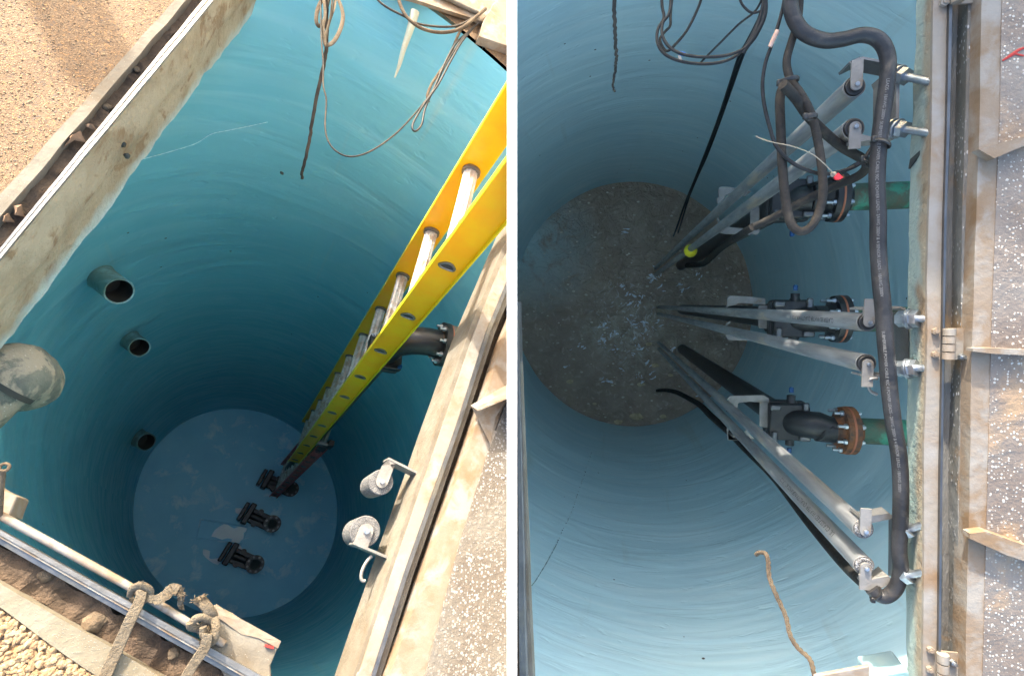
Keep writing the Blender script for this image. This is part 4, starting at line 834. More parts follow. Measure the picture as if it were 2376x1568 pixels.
# webbing straps over the lower frame
t = thing('L', 'webbing_strap', bp('L', *Z3(630,1230), HL), 'flat tan webbing strap tied round the rod, left of the two', 'strap')
def band(pix, wpx, th, m, parent, S='L', name='band', jit=0):
    q = spline(pix, 6); vs = []; b = MB(S)
    for i, (u, v, h) in enumerate(q):
        u2, v2, h2 = q[min(i+1, len(q)-1)]; u1, v1, h1 = q[max(i-1,0)]; d = Vector((u2-u1, v2-v1)).normalized(); s = Vector((-d.y, d.x))*(wpx[0]+(wpx[1]-wpx[0])*i/(len(q)-1))/2
        a, c = bp(S, u+s.x, v+s.y, h), bp(S, u-s.x, v-s.y, h); o = Vector((0,0,th)) + (Vector([random.uniform(-jit,jit) for _ in range(3)]) if jit else Vector()); vs += [a, c, c+o, a+o]
    n = len(q); b.add(vs, [(4*i+k, 4*i+(k+1)%4, 4*i+4+(k+1)%4, 4*i+4+k) for i in range(n-1) for k in range(4)] + [(0,1,2,3), (4*n-1,4*n-2,4*n-3,4*n-4)]); return b.build(name, M[m], parent, bevel=.0015)
band([(*Z3(655,1175),HL-.05),(*Z3(640,1230),HL-.05),(*Z3(600,1310),HL-.045),(*Z3(560,1400),HL-.03),(*Z3(515,1500),HL-.02),(*Z3(470,1600),HL-.018),(*Z3(430,1700),HL-.018)], (24,31), .008, 'web', t, name='long_band')
b = MB('L'); b.path([(*Z3(598,1200),HL-.02,7),(*Z3(612,1165),HL-.05,9),(*Z3(650,1150),HL-.06,10),(*Z3(690,1175),HL-.05,9),(*Z3(672,1215),HL-.02,8),(*Z3(630,1225),HL-.0,7),(*Z3(600,1205),HL-.0,6)], n=10, flat=.6); b.build('knot', M['web'], t)
band([(*Z3(665,1195),HL-.04),(*Z3(710,1215),HL-.04),(*Z3(755,1200),HL-.035),(*Z3(795,1165),HL-.03),(*Z3(820,1172),HL-.03)], (20,26), .007, 'web', t, name='loose_end', jit=.002)
def fray(parent, zf, q, n, L_, h, m='web', S='L', dirs=None):
    b = MB(S)
    for i in range(n):
        a = random.uniform(0, 2*math.pi) if dirs is None else random.uniform(*dirs); l = L_*random.uniform(.4,1); x, y = zf(*q); x += random.uniform(-6,6); y += random.uniform(-6,6)
        b.path([(x,y,h,.9),(x+l*.5*math.cos(a)+random.uniform(-2,2),y+l*.5*math.sin(a),h-.01,.8),(x+l*math.cos(a),y+l*math.sin(a)+random.uniform(-3,3),h+random.uniform(-.02,.02),.5)], n=5, sm=3)
    b.build('frayed_end', M[m], parent)
band([(*Z3(810,1165),HL-.03),(*Z3(835,1195),HL-.025),(*Z3(830,1230),HL-.01),(*Z3(838,1256),HL+.01)], (20,10), .005, 'web', t, name='torn_tip', jit=.003)
fray(t, Z3, (825,1180), 26, 18, HL-.03, dirs=(-2.2,1.4)); fray(t, Z3, (640,1152), 14, 9, HL-.06, dirs=(-3,0)); fray(t, Z3, (835,1240), 10, 12, HL, dirs=(0,3))
t = thing('L', 'webbing_strap', bp('L', *Z3(940,1330), HL), 'thick knotted tan strap tied at the ledge, right of the two', 'strap')
band([(*Z3(955,1370),HL-.06),(*Z3(945,1430),HL-.05),(*Z3(905,1490),HL-.035),(*Z3(860,1560),HL-.02),(*Z3(800,1660),HL-.018)], (24,22), .012, 'web', t, name='long_band')
b = MB('L')
for pts in ([(880,1330),(905,1300),(950,1300),(985,1330),(975,1375),(940,1385),(935,1340)], [(905,1215),(935,1240),(960,1275),(955,1310),(920,1345),(880,1340),(875,1320)], [(985,1300),(995,1345),(985,1400),(950,1420),(930,1400)], [(925,1205),(945,1230),(975,1270),(985,1300),(960,1320)]):
    b.path([(*Z3(*p), HL-.04-.015*math.sin(i*1.3), 9) for i, p in enumerate(pts)], n=10, flat=.75)
b.build('knot', M['web'], t); fray(t, Z3, (900,1220), 20, 10, HL-.06, dirs=(-3.6,-.3)); fray(t, Z3, (935,1205), 12, 9, HL-.06, dirs=(-3,0))
# seams on the walls
def seam(S, pts, rpx, m, lab, name='wall_seam', dots=False):
    b = MB(S); q = spline(pts, 14); P = [bp(S, u, v, wall_h(S, u, v, .004)) for u, v in q]
    if dots:
        for i, p in enumerate(P):
            if random.random() < .7: b.sphere(p, random.uniform(.3,1)*rpx*depth(S,p)/F, 6, (1,1,1))
    else: b.tube(P, [rpx*depth(S,p)/F*random.uniform(.3,1) for p in P], 6, up=None)
    tag(b.build(name, M[m]), lab, 'seam', kind='stuff' if dots else None)
seam('L', [(318,373),(360,362),(410,348),(455,333),(490,312),(530,303),(575,294),(620,284)], 1.1, 'ridge', 'thin pale ridge running across the turquoise wall below the curb')
seam('R', [(1372,1050),(1358,1095),(1342,1140),(1325,1190),(1305,1230),(1290,1265)], 2.2, 'ltblue', 'dotted pale drips down the lower left wall of the right well', dots=True)
seam('R', [(1290,1265),(1265,1310),(1240,1350),(1226,1365)], 1.6, 'olivepipe', 'dark end of the drip line on the lower left wall', dots=False)
specks = [(654,402),(790,388),(905,378),(470,352),(402,380),(745,128),(620,470)]
for i, q in enumerate(specks[:1]):
    b = MB('L'); p = bp('L', *q, wall_h('L', *q, .01)); b.rock(p, .010, 3); tag(b.build('mud_speck', M['dark']), 'single black mud speck left of the long strap tip', 'speck')
# ================================================================ RIGHT: rails, pipes, cables
HRT = 2.08
def guide_rail(q, rpx, mq, tabd, lab, tabL=.05, speck=False, text=None):
    c = bp('R', *q, HRT); r = rpx*depth('R', c)/F; t = thing('R', 'guide_rail', Vector((c.x, c.y, -WATER*ZS-.3)), lab, 'guide rail', 'steel pump guide rails in the right well')
    b = MB('R'); n = 32; top = c; pts = [top - Vector((0,0,z)) for z in [k*(WATER+.3-HRT)*ZS/8 for k in range(9)]]; b.tube(pts, r, n); b.f = [f for f in b.f if len(f) == 4]; k = len(b.v)
    b.tube([top+Vector((0,0,.0)), top-Vector((0,0,.12))], r*.90, n, caps=False); b.f += [(i, (i+1)%n, k+(i+1)%n, k+i) for i in range(n)]
    tb = b.build('tube', M['pipe'], t)
    b = MB('R'); b.cyl(top-Vector((0,0,.03)), top-Vector((0,0,-.006)), r*.86, n=28); b.build('plug', M['plug'] if speck else M['blackp'], t, bevel=.002)
    b = MB('R'); b.tube([top+Vector((r*.97*math.cos(a), r*.97*math.sin(a), .001)) for a in [2*math.pi*i/32 for i in range(33)]], r*.045, 6, caps=False); b.build('rim', M['whitemetal'], t)
    d = Vector((tabd[0], -tabd[1], 0)).normalized(); b = MB('R'); b.plate([p+Vector((0,0,.008)) for p in tabshape('R', c, d, r*.52, tabL, 0)], (0,0,.005)); b.build('strap_tab', M['whitemetal'], t, smooth=False)
    hexbolt('R', c+Vector((0,0,.014)), (0,0,1), r*.22, t, L=.3)
    if text:
        pts2 = [top - Vector((0,0,.12+.1*i)) for i in range(60)]; wrap_text('R', pts2, [r]*60, text, r*.85, .0, .15, tb, 'printdark')
    return c, r
ra = guide_rail(Z6(403,408), 23.5, 0, (0,-1), 'uppermost steel guide rail reaching down from the top bracket')
rb = guide_rail(Z6(398,603), 23.5, 0, (0,1), 'second guide rail from the top, crossed by looped cable', tabL=.045)
rc = guide_rail(Z6(462,1506), 21.5, 0, (0,-1), 'upper of the two nearly level middle guide rails', text='CLASSIFIED WATER QUALITY NSF/ANSI 61')
rd = guide_rail(Z8(450,128), 21.5, 0, (0,1), 'lower of the two nearly level middle guide rails')
re_ = guide_rail(Z8(437,889), 22, 0, (0,-1), 'shorter-looking guide rail of the lowest pair, beside the rusty flange', speck=True)
rf = guide_rail(Z9(785,1290), 22, 0, (0,1), 'lowest guide rail with printed lettering and muddy cable behind', speck=True, text='UL CLASSIFIED WATER QUALITY NSF/ANSI 61   3 1/2')
def rod(t, q0, q1, h=HRT+.0, r=.0085):
    q1 = (q1[0]+4, q1[1]); a, c = bp('R', *q0, h), bp('R', *q1, HR+.022); L_ = (c-a).length; ax = (c-a).normalized(); b = MB('R')
    n = int(L_/.0035); b.tube([a+ax*L_*i/n for i in range(n+1)], [r*(1 if i % 2 else .88) for i in range(n+1)], 12); o = b.build('threaded_rod', M['zinc'], t)
    return a, ax
def nut(t, q, ax, h=HRT, r=.017, L_=.014, n=6, name='nut', m='zinc'):
    p = bp('R', *q, h); b = MB('R'); b.lathe(p-ax*L_/2, ax, [(0,r),(L_,r)], n); return b.build(name, M[m], t, smooth=(n > 8))
def arm(b, pts, wz, th, top=HRT):
    """vertical-faced strap following pixel points at the rail-top level"""
    P = [bp('R', *p, top-.006) for p in pts]
    for a, c in zip(P[:-1], P[1:]):
        d = (c-a).normalized(); s = Vector((-d.y, d.x, 0)); b.plate([a, c, c-Vector((0,0,wz)), a-Vector((0,0,wz))], s*th)
H_ = lambda f: HRT+.02 + (HR+.022-HRT-.02)*f
H2 = lambda f: HRT-.03 + (HR+.022-HRT+.03)*f
# upper bracket
t = thing('R', 'wall_bracket', bp('R', *Z6(600,480), HRT), 'upper steel bracket holding the top two guide rails', 'bracket', 'rail brackets bolted to the right curb')
b = MB('R'); arm(b, [Z6(385,300), Z6(436,276), Z6(590,305)], .055, .005); b.plate([bp('R', *Z6(*q), HRT-.012) for q in ((385,325),(385,298),(436,274),(442,300),(440,330))], (0,0,.005)); b.build('arm', M['alu'], t, smooth=False)
b = MB('R'); arm(b, [Z6(388,668), Z6(440,655), Z6(500,648), Z6(590,640)], .055, .005); b.plate([bp('R', *Z6(*q), HRT-.012) for q in ((375,660),(430,632),(490,645),(495,655),(400,672))], (0,0,.005)); b.build('arm', M['whitemetal'], t, smooth=False)
b = MB('R'); arm(b, [Z6(592,305), Z6(602,330), Z6(600,500), Z6(597,640)], .10, .006); b.build('back_plate', M['whitemetal'], t, smooth=False)
for q0, q1, k in ((Z6(575,345),Z6(775,388),0),(Z6(570,597),Z6(775,626),0)):
    a, ax = rod(t, q0, q1, HRT+.02)
    P = lambda f: (q0[0]+(q1[0]-q0[0])*f, q0[1]+(q1[1]-q0[1])*f)
    nut(t, P(.30), ax, H_(.30)); nut(t, P(.19), ax, H_(.19), .020, .004, 20, 'washer'); nut(t, P(.08), ax, H_(.08), .020, .004, 20, 'washer'); nut(t, P(.02), ax, H_(.02))
# middle bracket
t = thing('R', 'wall_bracket', bp('R', *Z6(620,1550), HRT), 'middle steel bracket with hook, holding the two level rails', 'bracket', 'rail brackets bolted to the right curb')
b = MB('R'); arm(b, [Z6(440,1450), Z6(495,1445), Z6(620,1443), Z6(640,1452)], .06, .005); b.plate([bp('R', *Z6(*q), HRT-.012) for q in ((443,1480),(443,1452),(495,1446),(495,1480))], (0,0,.005)); b.build('arm', M['whitemetal'], t, smooth=False)
b = MB('R'); arm(b, [Z8(430,188), Z8(475,200), Z8(520,190), Z8(590,196), Z8(615,180)], .05, .005); b.plate([bp('R', *Z8(*q), HRT-.012) for q in ((430,150),(482,160),(482,200),(440,190))], (0,0,.005)); b.build('arm', M['whitemetal'], t, smooth=False)
P1, P2, P3, P4 = bp('R', *Z6(655,1460), HRT), bp('R', *Z8(650,175), HRT), bp('R', *Z8(578,190), HRT+.12), bp('R', *Z6(572,1460), HRT+.12)
b = MB('R'); b.plate([P1, P2, P3, P4], Vector((.004,0,-.004))); b.build('back_plate', M['alu'], t, smooth=False)
for q0, q1 in ((Z6(605,1492),Z6(745,1490)),(Z8(590,154),Z8(728,150))):
    a, ax = rod(t, q0, q1, HRT-.03); P = lambda f: (q0[0]+(q1[0]-q0[0])*f, q0[1]+(q1[1]-q0[1])*f)
    for f, r, L_, n in ((.20,.017,.018,6),(.40,.021,.004,20),(.47,.020,.004,20),(.60,.018,.014,6)): nut(t, P(f), ax, H2(f), r, L_, n, 'nut' if n == 6 else 'washer')
b = MB('R'); b.path([(*Z8(505,198),HRT-.02,3.6),(*Z8(472,202),HRT-.02,3.6),(*Z8(462,225),HRT-.01,3.6),(*Z8(472,255),HRT-.0,3.6),(*Z8(503,273),HRT-.0,3.6)]); b.build('hook', M['alu'], t)
# lower bracket
t = thing('R', 'wall_bracket', bp('R', *Z8(565,960), HRT), 'lower steel bracket with a long upright plate behind the black cable', 'bracket', 'rail brackets bolted to the right curb')
b = MB('R'); arm(b, [Z9(752,950), Z9(818,985), Z9(1000,950)], .05, .005); b.plate([bp('R', *Z9(*q), HRT-.012) for q in ((750,945),(960,908),(1000,945),(818,985),(825,1010),(750,1000))], (0,0,.005)); b.build('arm', M['alu'], t, smooth=False)
b = MB('R'); arm(b, [Z9(815,1470), Z9(925,1440), Z9(985,1390)], .05, .005); b.plate([bp('R', *Z9(*q), HRT-.012) for q in ((747,1350),(822,1350),(826,1385),(960,1360),(985,1395),(925,1440),(815,1474),(750,1400))], (0,0,.005)); b.build('arm', M['whitemetal'], t, smooth=False)
b = MB('R'); b.plate([bp('R', *Z9(995,950), HRT), bp('R', *Z9(990,1370), HRT), bp('R', *Z9(962,1362), HRT+.10), bp('R', *Z9(965,965), HRT+.10)], Vector((.004,0,-.003))); b.build('back_plate', M['alu'], t, smooth=False)
for q0, q1 in ((Z8(600,905),Z8(725,868)),(Z8(595,1112),Z8(722,1088))):
    a, ax = rod(t, q0, q1, HRT-.03); P = lambda f: (q0[0]+(q1[0]-q0[0])*f, q0[1]+(q1[1]-q0[1])*f); nut(t, P(.36), ax, H2(.36))
# discharge assemblies
HP = 4.45
def discharge(fl, body, riser, rpipe, rfl, rust, lab, gx=2112, blue=((0,-1),(0,1)), yaw=0):
    cf = bp('R', *fl, HP); t = thing('R', 'discharge_pipe', bp('R', *riser, HP+.3), lab, 'discharge pipe', 'flanged discharge pipes on the right well wall')
    k = depth('R', cf)/F; r = rpipe*k; R_ = rfl*k; ax = Vector((1,yaw,0)).normalized(); bx = bp('R', *body, HP); m = 'blackpipe'
    far = Vector((cR.x,cR.y,0)); th = math.atan2(cf.y-0, cf.x-0)
    b = MB('R'); b.cyl(cf+ax*.05, cf+ax*1.6, r*.95, n=32); b.build('green_pipe', M['green'], t)
    b = MB('R'); b.lathe(cf+ax*.007, ax, [(0,R_),(.022,R_),(.026,R_*.70),(.05,r*1.02)], 40); b.build('flange', M['rustflange'] if rust else M[m], t)
    b = MB('R'); b.lathe(cf-ax*.024, ax, [(-.03,r*1.02),(-.004,R_*.75),(0,R_*.97),(.022,R_)], 40); f1 = b.build('flange', M['rustflange'] if rust else M[m], t)
    b = MB('R'); b.lathe(cf-ax*.001, ax, [(0,R_*1.005),(.008,R_*1.005)], 40); b.build('gasket', M['gasket'], t)
    x_, y_ = perp(ax)
    for i in range(8):
        a = math.pi*(i+.5)/4; p = cf-ax*.026 + (x_*math.cos(a)+y_*math.sin(a))*R_*.83; hexbolt('R', p, -ax, .013, f1, L=2.0)
        hexbolt('R', p+ax*.056, ax, .012, f1, L=.5)
    # bend from horizontal down into the riser
    rs = bp('R', *riser, HP+.25); L_ = (cf-bx).dot(ax); b = MB('R'); pts = [cf-ax*.05, cf-ax*.10]
    c0 = Vector((bx.x, bx.y, cf.z)); rr = min(.22, L_-.08)
    for i in range(9):
        a = math.radians(90*i/8); pts.append(c0 + ax*(rr*(1-math.sin(a))) + Vector((0,0,-rr*(1-math.cos(a)))))
    pts.append(pts[-1]-Vector((0,0,.08))); b.tube(pts, r*1.02, 32); b.build('bend', M[m], t)
    zb = pts[-1]; s = Vector((0,1,0)); w_ = r*1.35
    b = MB('R')
    def rsq(c, w, dz):
        P = []; 
        for sx, sy in ((1,1),(-1,1),(-1,-1),(1,-1)):
            for j in range(5):
                a = math.atan2(sy, sx) - math.pi/4 + math.pi/8*j; P.append(c + Vector((sx*w*.78 + w*.22*math.cos(a), sy*w*.78 + w*.22*math.sin(a), 0)))
        b.prism3(P, dz)
    rsq(zb+Vector((0,0,.19)), w_*1.05, .045); rsq(zb+Vector((-.0,0,.135)), w_*1.12, .05); b.build('clamp_plate', M[m], t, bevel=.006)
    b = MB('R'); rsq(zb+Vector((0,0,.09)), w_*.92, .12); b.build('clamp_body', M[m], t, bevel=.01)
    for sx, sy in ((-1,1),(-1,-1),(1,1),(1,-1)):
        p = zb + Vector((sx*w_*.80, sy*w_*.86, .195)); b = MB('R'); b.box(p, (.05 if sx*sy < 0 else .028,0,0), (0,.028 if sx*sy < 0 else .058,0), (0,0,.022)); b.build('clamp_bolt', M['galv'], t, bevel=.008)
    for (dx, dy) in blue:
        p = zb + Vector((.02, -dy*w_*1.12, .13)); b = MB('R'); b.lathe(p-Vector((0,-dy*.02,0)), (0,-dy,0), [(0,.035),(.03,.02),(.05,.02)], 16); b.build('lug', M[m], t)
        b = MB('R'); b.lathe(p+Vector((0,-dy*.045,0)), (0,-dy,0), [(0,.011),(.022,.011),(.027,.006)], 10); b.build('blue_bolt', M['bluebolt'], t)
    # riser
    top = zb + Vector((0,0,-.02)); b = MB('R'); b.cyl(top, Vector((top.x, top.y, -WATER*ZS-.2)), r*.98, n=32); b.build('riser', M[m], t)
    # rail holder plate on the riser
    return t, zb, r
DA = discharge((1937,459), (1838,462), (1830,462), 32, 56, False, 'upper discharge pipe, its black flange partly behind cable loops')
DB = discharge((1944,740), (1842,740), (1830,740), 30, 55, False, 'middle discharge pipe, mostly covered by the two level rails')
DC = discharge(Z9(655,320), Z9(275,280), Z9(200,260), 31, 55, True, 'lower discharge pipe with orange rusty flange and bright green pipe')
def holder(zf, bars, tabs, lab, h=4.72, patch=True):
    t = thing('R', 'rail_holder', bp('R', *zf(*bars[0][0]), h), lab, 'bracket', 'white plates steadying the guide rails below')
    b = MB('R')
    for pl in bars: b.prism([zf(*p) for p in pl], h, h+.02)
    b.build('plate', M['whitemetal'], t, bevel=.003)
    for pl in tabs:
        b = MB('R'); b.tube([bp('R', *zf(*p), h-.012) for p in pl], .006, 8); b.build('rim', M['whitemetal'], t)
holder(Z13, [[(65,180),(80,160),(150,162),(350,200),(290,245),(180,215),(120,240),(110,320),(65,300)], [(335,330),(415,330),(415,550),(385,572),(335,560)], [(62,450),(155,455),(160,505),(335,520),(345,572),(120,565),(70,550)]], [[(58,258),(62,300),(90,325)],[(55,405),(60,450),(85,480)]], 'upper white plate through which the top two rails pass')
holder(Z13, [[(137,1110),(160,1086),(300,1090),(465,1110),(468,1168),(380,1160),(240,1150),(200,1170),(137,1180)], [(405,1170),(485,1170),(485,1370),(405,1362)], [(130,1370),(215,1375),(240,1410),(370,1468),(150,1468),(130,1440)]], [[(135,1180),(130,1215),(150,1240)],[(165,1308),(135,1325),(130,1360)]], 'middle white plate with a rust patch beside the level rails')
holder(Z7, [[(970,290),(985,278),(1140,274),(1165,290),(1165,312),(1075,305),(1022,312),(1020,335),(970,330)], [(1120,300),(1160,300),(1158,425),(1120,420)], [(970,440),(1000,470),(1092,475),(1060,440),(1035,484),(975,482)]], [[(1000,318),(975,325),(972,350)],[(1000,405),(975,415),(972,440)]], 'lower white plate with rust stains behind the lowest rails', h=4.6)
# thick printed power cable
hk = lambda pts, zf, h0, h1, r0, r1: [(*zf(*p), h0+(h1-h0)*i/(len(pts)-1), r0+(r1-r0)*i/(len(pts)-1)) for i, p in enumerate(pts)]
t = thing('R', 'power_cable', bp('R', *Z6(515,1150), HR+.02), 'thickest black cable with white printed lettering running down the right side', 'cable')
b = MB('R'); seg = hk([(105,-60),(112,60),(165,150),(260,190),(350,185),(440,165),(510,182),(553,240),(563,330),(545,480),(528,600),(518,700),(510,850),(516,1000),(516,1150),(525,1300),(540,1450),(548,1568)], Z6, 1.92, 1.99, 16.5, 17)
seg += hk([(548,100),(560,250),(578,400),(602,540),(612,680),(610,850),(604,980),(612,1080),(590,1160),(545,1200),(505,1192),(478,1165)], Z8, 1.99, 2.06, 17, 15)
P, Rr = b.path(seg, n=18, sm=8); main = b.build('cable', M['rubber'], t)
s_at = [0]
for i in range(len(P)-1): s_at.append(s_at[-1]+(P[i+1]-P[i]).length)
i0 = min(range(len(P)), key=lambda i: (P[i]-bp('R', *Z6(545,480), 1.95)).length); i1 = min(range(len(P)), key=lambda i: (P[i]-bp('R', *Z6(562,330), 1.94)).length)
TX = 'SUBMERSIBLE POWER CABLE 90C 4 POWER LEADS - 2AWG 2000V & 4 SENSOR LEADS - 18AWG 2000V'
i2 = min(range(len(P)), key=lambda i: (P[i]-bp('R', *Z6(520,690), 1.95)).length)
wrap_text('R', P, Rr, TX, .0076, s_at[i2]-.05, .15, main, 'print')
l_ = wrap_text.len; wrap_text('R', P, Rr, TX, .0076, s_at[i2]+l_+.02, .3, main, 'print')
wrap_text('R', P, Rr, 'LEADS - 18AWG 2000V', .0076, s_at[i1]+.02, .1, main, 'print')
# its muddy lower run behind the lowest rail
strand('R','power_cable',lambda x,y:(x,y),[(2022,1365),(1995,1345),(1950,1300),(1880,1215),(1800,1110),(1735,1045),(1690,1000),(1650,965),(1625,940),(1600,925),(1570,910),(1545,905),(1525,906)],13,2.1,11.3,'rubberdirty','muddy black cable following the lowest rail down into the water','cable',r1=3.5,n=12)
def hang(name, zf, pts, r, r1, h, h1, m, lab, **k): return strand('R', name, zf, pts, r, h, h1, m, lab, 'cable', r1=r1, n=14, **k)
hang('power_cable', Z6, [(145,-60),(148,20),(138,110),(110,200),(88,290),(105,370),(160,450),(205,540),(232,650),(252,780),(258,900),(240,990),(200,1062),(150,1082),(108,1045),(85,950),(68,780),(60,600),(56,480),(66,420),(100,385)], 8.5, 10.5, 1.95, 2.05, 'rubberdirty', 'medium cable falling into a long closed loop above the upper flange')
hang('power_cable', Z6, [(70,395),(130,460),(190,545),(270,625),(350,690),(420,730),(458,755),(458,790),(420,825),(340,860),(240,905),(130,962),(20,1022),(-60,1060)], 11.5, 9, 1.92, 2.6, 'rubberdirty', 'medium cable running diagonally across the loop then back toward the water')
hang('power_cable', Z5, [(1110,1060),(1050,1098),(960,1158),(910,1205),(870,1235),(800,1242)], 8.8, 6, 2.6, 9.5, 'rubberdirty', 'far muddy end of the diagonal cable sinking beside the yellow float')
hang('signal_cable', Z6, [(420,765),(350,805),(280,840),(200,865),(110,895),(40,925),(0,950),(-60,985),(-150,1040),(-250,1090),(-330,1130)], 4.5, 2.2, 2.0, 9.8, 'wire', 'thin black cable leading down to the yellow float')
hang('signal_cable', Z6, [(85,-60),(72,30),(45,130),(15,220),(-12,300),(-25,400),(-15,500),(10,600),(40,685),(105,755),(180,795),(260,815),(350,800),(430,765),(480,700),(500,655)], 4, 4.4, 1.95, 2.05, 'wire', 'thin black cable with copper-coloured tape left of the medium loops')
b = MB('R'); b.path([(*Z6(45,145),1.955,5.2),(*Z6(28,180),1.955,5.2),(*Z6(10,220),1.96,5)], n=12); tag(b.build('tape_wrap', mat('copper_tape', (.42,.24,.17), (.55,.38,.30), 30, .6)), 'copper-coloured tape wrapped round the thin cable', 'tape')
b = MB('R'); b.path([(*Z5(1120,638),1.98,1.3),(*Z5(1160,655),1.98,1.2),(*Z6(30,668),1.95,1.2),(*Z6(110,684),1.92,1.2),(*Z6(200,718),1.91,1.2),(*Z6(262,765),1.91,1.2),(*Z6(312,818),1.92,1.2)], n=6)
tag(b.build('string', M['cord']), 'thin cream string stretched across the looped cables', 'string')
t = thing('R', 'tag', bp('R', *Z6(330,823), 1.93), 'small red tape tag at the end of the cream string', 'tag')
b = MB('R'); b.prism([Z6(*q) for q in ((312,828),(330,808),(352,830),(335,840),(318,838))], 1.915, 1.925); b.build('flag', M['redtag'], t); b = MB('R'); b.rock(bp('R', *Z6(308,816), 1.925), .006, 2); b.build('knot', M['cord'], t)
def ziptie(q0, q1, h, r, lab):
    a, c = bp('R', *q0, h), bp('R', *q1, h); t = thing('R', 'cable_tie', a, lab, 'cable tie', 'black cable ties on the looped cables'); b = MB('R'); m_ = (a+c)/2; L_ = (c-a).length/2; d = (c-a).normalized(); up = Vector((0,0,1))
    b.tube([m_ + d*L_*math.cos(x) + up*L_*.95*math.sin(x) for x in [math.pi*i/10 for i in range(21)]], r, 8, caps=False, flat=.5); b.build('band', M['blackp'], t)
    b = MB('R'); b.box(a+up*.004, (.009,0,0), (0,.012,0), (0,0,.010)); b.build('head', M['blackp'], t, bevel=.002)
ziptie(Z6(50,392), Z6(142,372), 1.965, .0045, 'cable tie at the top of the loop where cables meet')
ziptie(Z6(172,548), Z6(228,545), 1.95, .0045, 'cable tie where the diagonal cable crosses the loop')
ziptie(Z6(492,655), Z6(568,685), 1.955, .0045, 'cable tie round the thickest cable below the upper bracket')
ziptie(Z6(440,745), Z6(470,775), 2.0, .004, 'cable tie at the rightmost bend of the diagonal cable')
ziptie(Z9(845,1530), Z9(905,1460), 2.05, .004, 'cable tie at the lower end of the thickest cable')
# thin upper cables
hang('signal_cable', Z5, [(678,-60),(682,30),(690,85),(662,140),(660,200),(690,250),(750,282),(830,298),(920,298),(1000,278),(1060,235),(1100,170),(1140,80),(1165,-50)], 3.4, 3.4, 2.2, 2.1, 'wire', 'lowest outer turn of the hanging black cable coil')
hang('signal_cable', Z5, [(722,-60),(722,20),(712,70),(685,110),(683,165),(710,215),(760,248),(840,266),(940,266),(1020,250),(1085,210),(1130,120),(1172,-50)], 3.4, 3.4, 2.15, 2.05, 'wire', 'inner turn of the hanging cable coil with blue tape')
hang('signal_cable', Z5, [(735,-60),(722,60),(720,120),(695,150),(672,185),(690,230),(712,238),(748,205),(800,140),(850,40),(880,-50)], 3.0, 3.0, 2.25, 2.15, 'rubberdirty', 'greyish cable turn crossing diagonally inside the coil')
hang('signal_cable', Z5, [(1160,-30),(1120,50),(1040,115),(960,195),(900,255),(862,294)], 2.6, 2.2, 2.1, 2.3, 'wire', 'single thin cable ending at the lowest coil turn')
hang('signal_cable', Z5, [(1030,-60),(1050,10),(1080,48),(1110,62),(1150,50)], 2.6, 2.6, 2.1, 2.1, 'wire', 'short curved cable at the top beside the coil')
hang('signal_cable', Z5, [(1185,-60),(1140,80),(1085,190),(1042,270),(1000,395),(945,560),(886,715),(832,850),(792,945),(752,1060),(735,1105)], 5.2, 1.5, 2.0, 10.5, 'wire', 'left strand of the long black pair dropping to the water', sm=8)
hang('signal_cable', Z5, [(1172,-60),(1150,60),(1100,175),(1058,265),(1010,400),(952,565),(893,722),(845,830),(805,930),(775,1030),(756,1090)], 5.0, 1.4, 2.05, 10.6, 'wire', 'right strand of the long black pair dropping to the water', sm=8)
hang('signal_cable', Z5, [(1160,-60),(1165,60),(1125,160),(1085,215),(1062,250)], 5, 4, 2.0, 2.05, 'wire', 'short thick bundle strand at the top of the long black pair')
b = MB('R'); b.path([(*Z5(765,250),2.13,4.6),(*Z5(790,256),2.13,4.6)], n=12); tag(b.build('tape_wrap', M['bluetape']), 'blue tape wrapped on the inner coil turn', 'tape')
b = MB('R'); b.path([(*Z5(762,262),2.16,3.4),(*Z5(770,290),2.16,4)], n=8); tag(b.build('tape_wrap', M['whitetape']), 'pale paper flag hanging under the blue tape', 'tape')
strand('R','rope',Z5,[(462,-60),(456,50),(463,130),(464,200),(468,255),(463,310),(460,360),(452,390),(458,430)],4.8,2.2,2.6,'ropedark','brown frayed rope end hanging alone at the upper left of the right well','rope',r1=2.4,flat=.6,jit=.002)
def twist(zf, pts, h0, h1, r, lab):
    q = spline([(*zf(*p), h0+(h1-h0)*i/(len(pts)-1)) for i, p in enumerate(pts)], 10); C = [bp('R', *x) for x in q]; b = MB('R')
    for ph in (0, 2.1, 4.2):
        b.tube([c + Vector((math.cos(i*.55+ph), math.sin(i*.55+ph), 0))*r*.5 for i, c in enumerate(C)], r*.62, 8)
    tag(b.build('rope', M['rope']), lab, 'rope')
twist(Z7, [(1105,1008),(1118,998),(1148,1003),(1160,1040),(1165,1110),(1195,1190),(1240,1290),(1262,1380),(1300,1440),(1352,1490),(1372,1560),(1390,1640)], 2.25, 2.05, .0052, 'twisted brown rope rising from the bottom edge beside the lowest rail')
# float
t = thing('R', 'float_switch', bp('R', *Z5(815,1173), 6.2), 'round yellow float hanging above the dirty water', 'float')
c = bp('R', *Z5(815,1173), 6.2); b = MB('R'); r = 15*depth('R', c)/F; b.sphere(c, r, 28, (1,1,1.15)); b.build('ball', M['floaty'], t); b = MB('R'); p = bp('R', *Z5(830,1158), 6.12); b.cyl(p, p+Vector((0,0,.05)), .013, .008, 12); b.build('gland', M['blackp'], t)
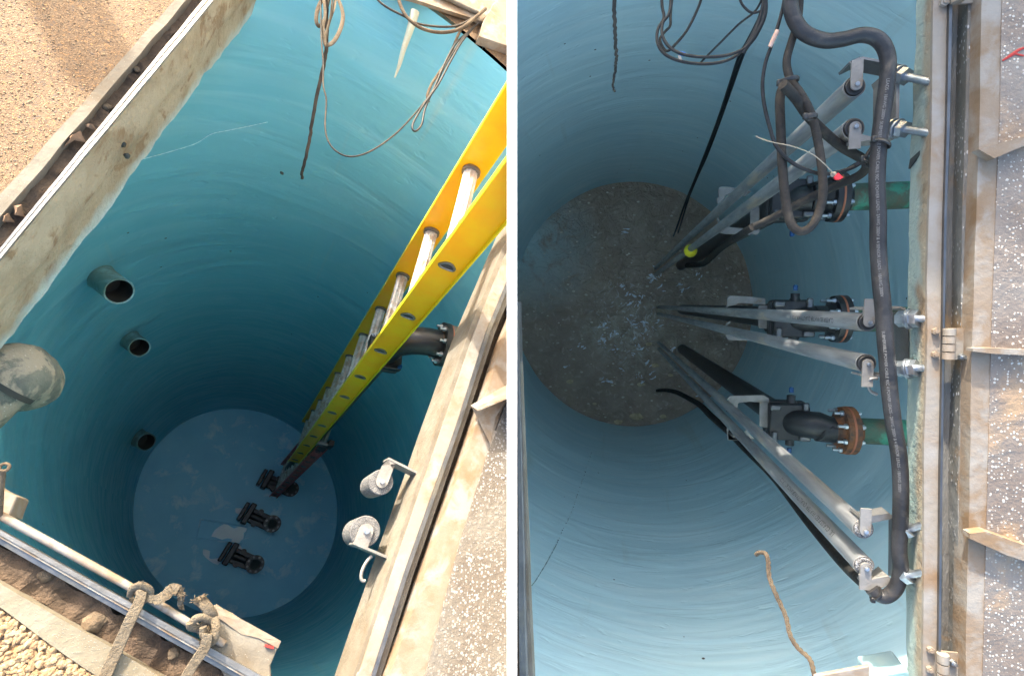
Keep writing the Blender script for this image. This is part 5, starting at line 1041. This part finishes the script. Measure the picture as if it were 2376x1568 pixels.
# floating bits on the water
lab_ = ['largest orange-brown lump floating at the lower left','long pale lump floating near the bottom of the water','pale lump floating below the churned water','tan lump floating right of the bottom centre','small lump floating under the lower rail pair','tan lump floating near the upper white flakes','small orange lump floating at the far left','pale lump floating close to the lowest riser','flat tan lump floating at the lower right shore']
for (q, r), l in zip((((247,213),14),((553,373),24),((470,398),16),((676,373),13),((710,183),10),((610,40),12),((360,315),8),((640,138),15),((575,225),14)), lab_):
    p = bp('R', *Z7(*q), WATER-.005); b = MB('R'); b.rock(p, r*.504*depth('R', p)/F, q[0], (1.2,.7,.35)); tag(b.build('floating_lump', MATS.get('lump') or mat('lump', (.72,.56,.34), (.5,.36,.2), 20, .8)), l, 'debris', 'lumps floating on the dirty water')
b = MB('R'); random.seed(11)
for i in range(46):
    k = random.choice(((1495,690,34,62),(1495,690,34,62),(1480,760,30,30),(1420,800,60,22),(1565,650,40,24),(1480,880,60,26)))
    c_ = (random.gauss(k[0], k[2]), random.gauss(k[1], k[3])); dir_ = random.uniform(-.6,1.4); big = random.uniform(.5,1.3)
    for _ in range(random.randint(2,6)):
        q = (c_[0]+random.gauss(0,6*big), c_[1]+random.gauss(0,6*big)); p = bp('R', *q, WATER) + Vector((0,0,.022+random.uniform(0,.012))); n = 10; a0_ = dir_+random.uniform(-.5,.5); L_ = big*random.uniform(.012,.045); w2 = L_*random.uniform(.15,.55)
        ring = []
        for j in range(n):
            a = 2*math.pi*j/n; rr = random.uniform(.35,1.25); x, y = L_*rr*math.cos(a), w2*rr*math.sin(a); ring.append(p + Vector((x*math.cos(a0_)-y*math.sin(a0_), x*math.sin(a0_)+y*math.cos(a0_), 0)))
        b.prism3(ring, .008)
tag(b.build('glint_flakes', mat('glint_flakes', (.92,.92,.95), (.6,.6,.62), 30, .3), weld=False, smooth=False), 'broken white flakes painting glints at the middle of the dirty water', 'glint_flakes', kind='stuff')  # white flakes imitate light glinting on the water surface
b = MB('R'); random.seed(5)
for i in range(260):
    a = random.uniform(0, 2*math.pi); rr = math.sqrt(random.random()); th = a; q = (1469+270*rr*math.cos(a), 705+276*rr*math.sin(a))
    if q[0] < 1200: continue
    den = noise.noise(Vector((q[0]*.012, q[1]*.012, 2)))
    if q[1] < 640 and random.random() < .6: continue
    p = bp('R', *q, WATER-.008); b.rock(p, random.uniform(.005,.017), i, (1.3,.8,.3))
tag(b.build('scum', mat('scum_specks', (.80,.70,.54), (.6,.5,.38), 3, .7), weld=False), 'small tan and grey scum specks spread over the dirty water', 'scum', kind='stuff')
for o in bpy.data.objects:
    for k in ('_b','_s'):
        if k in o: del o[k]
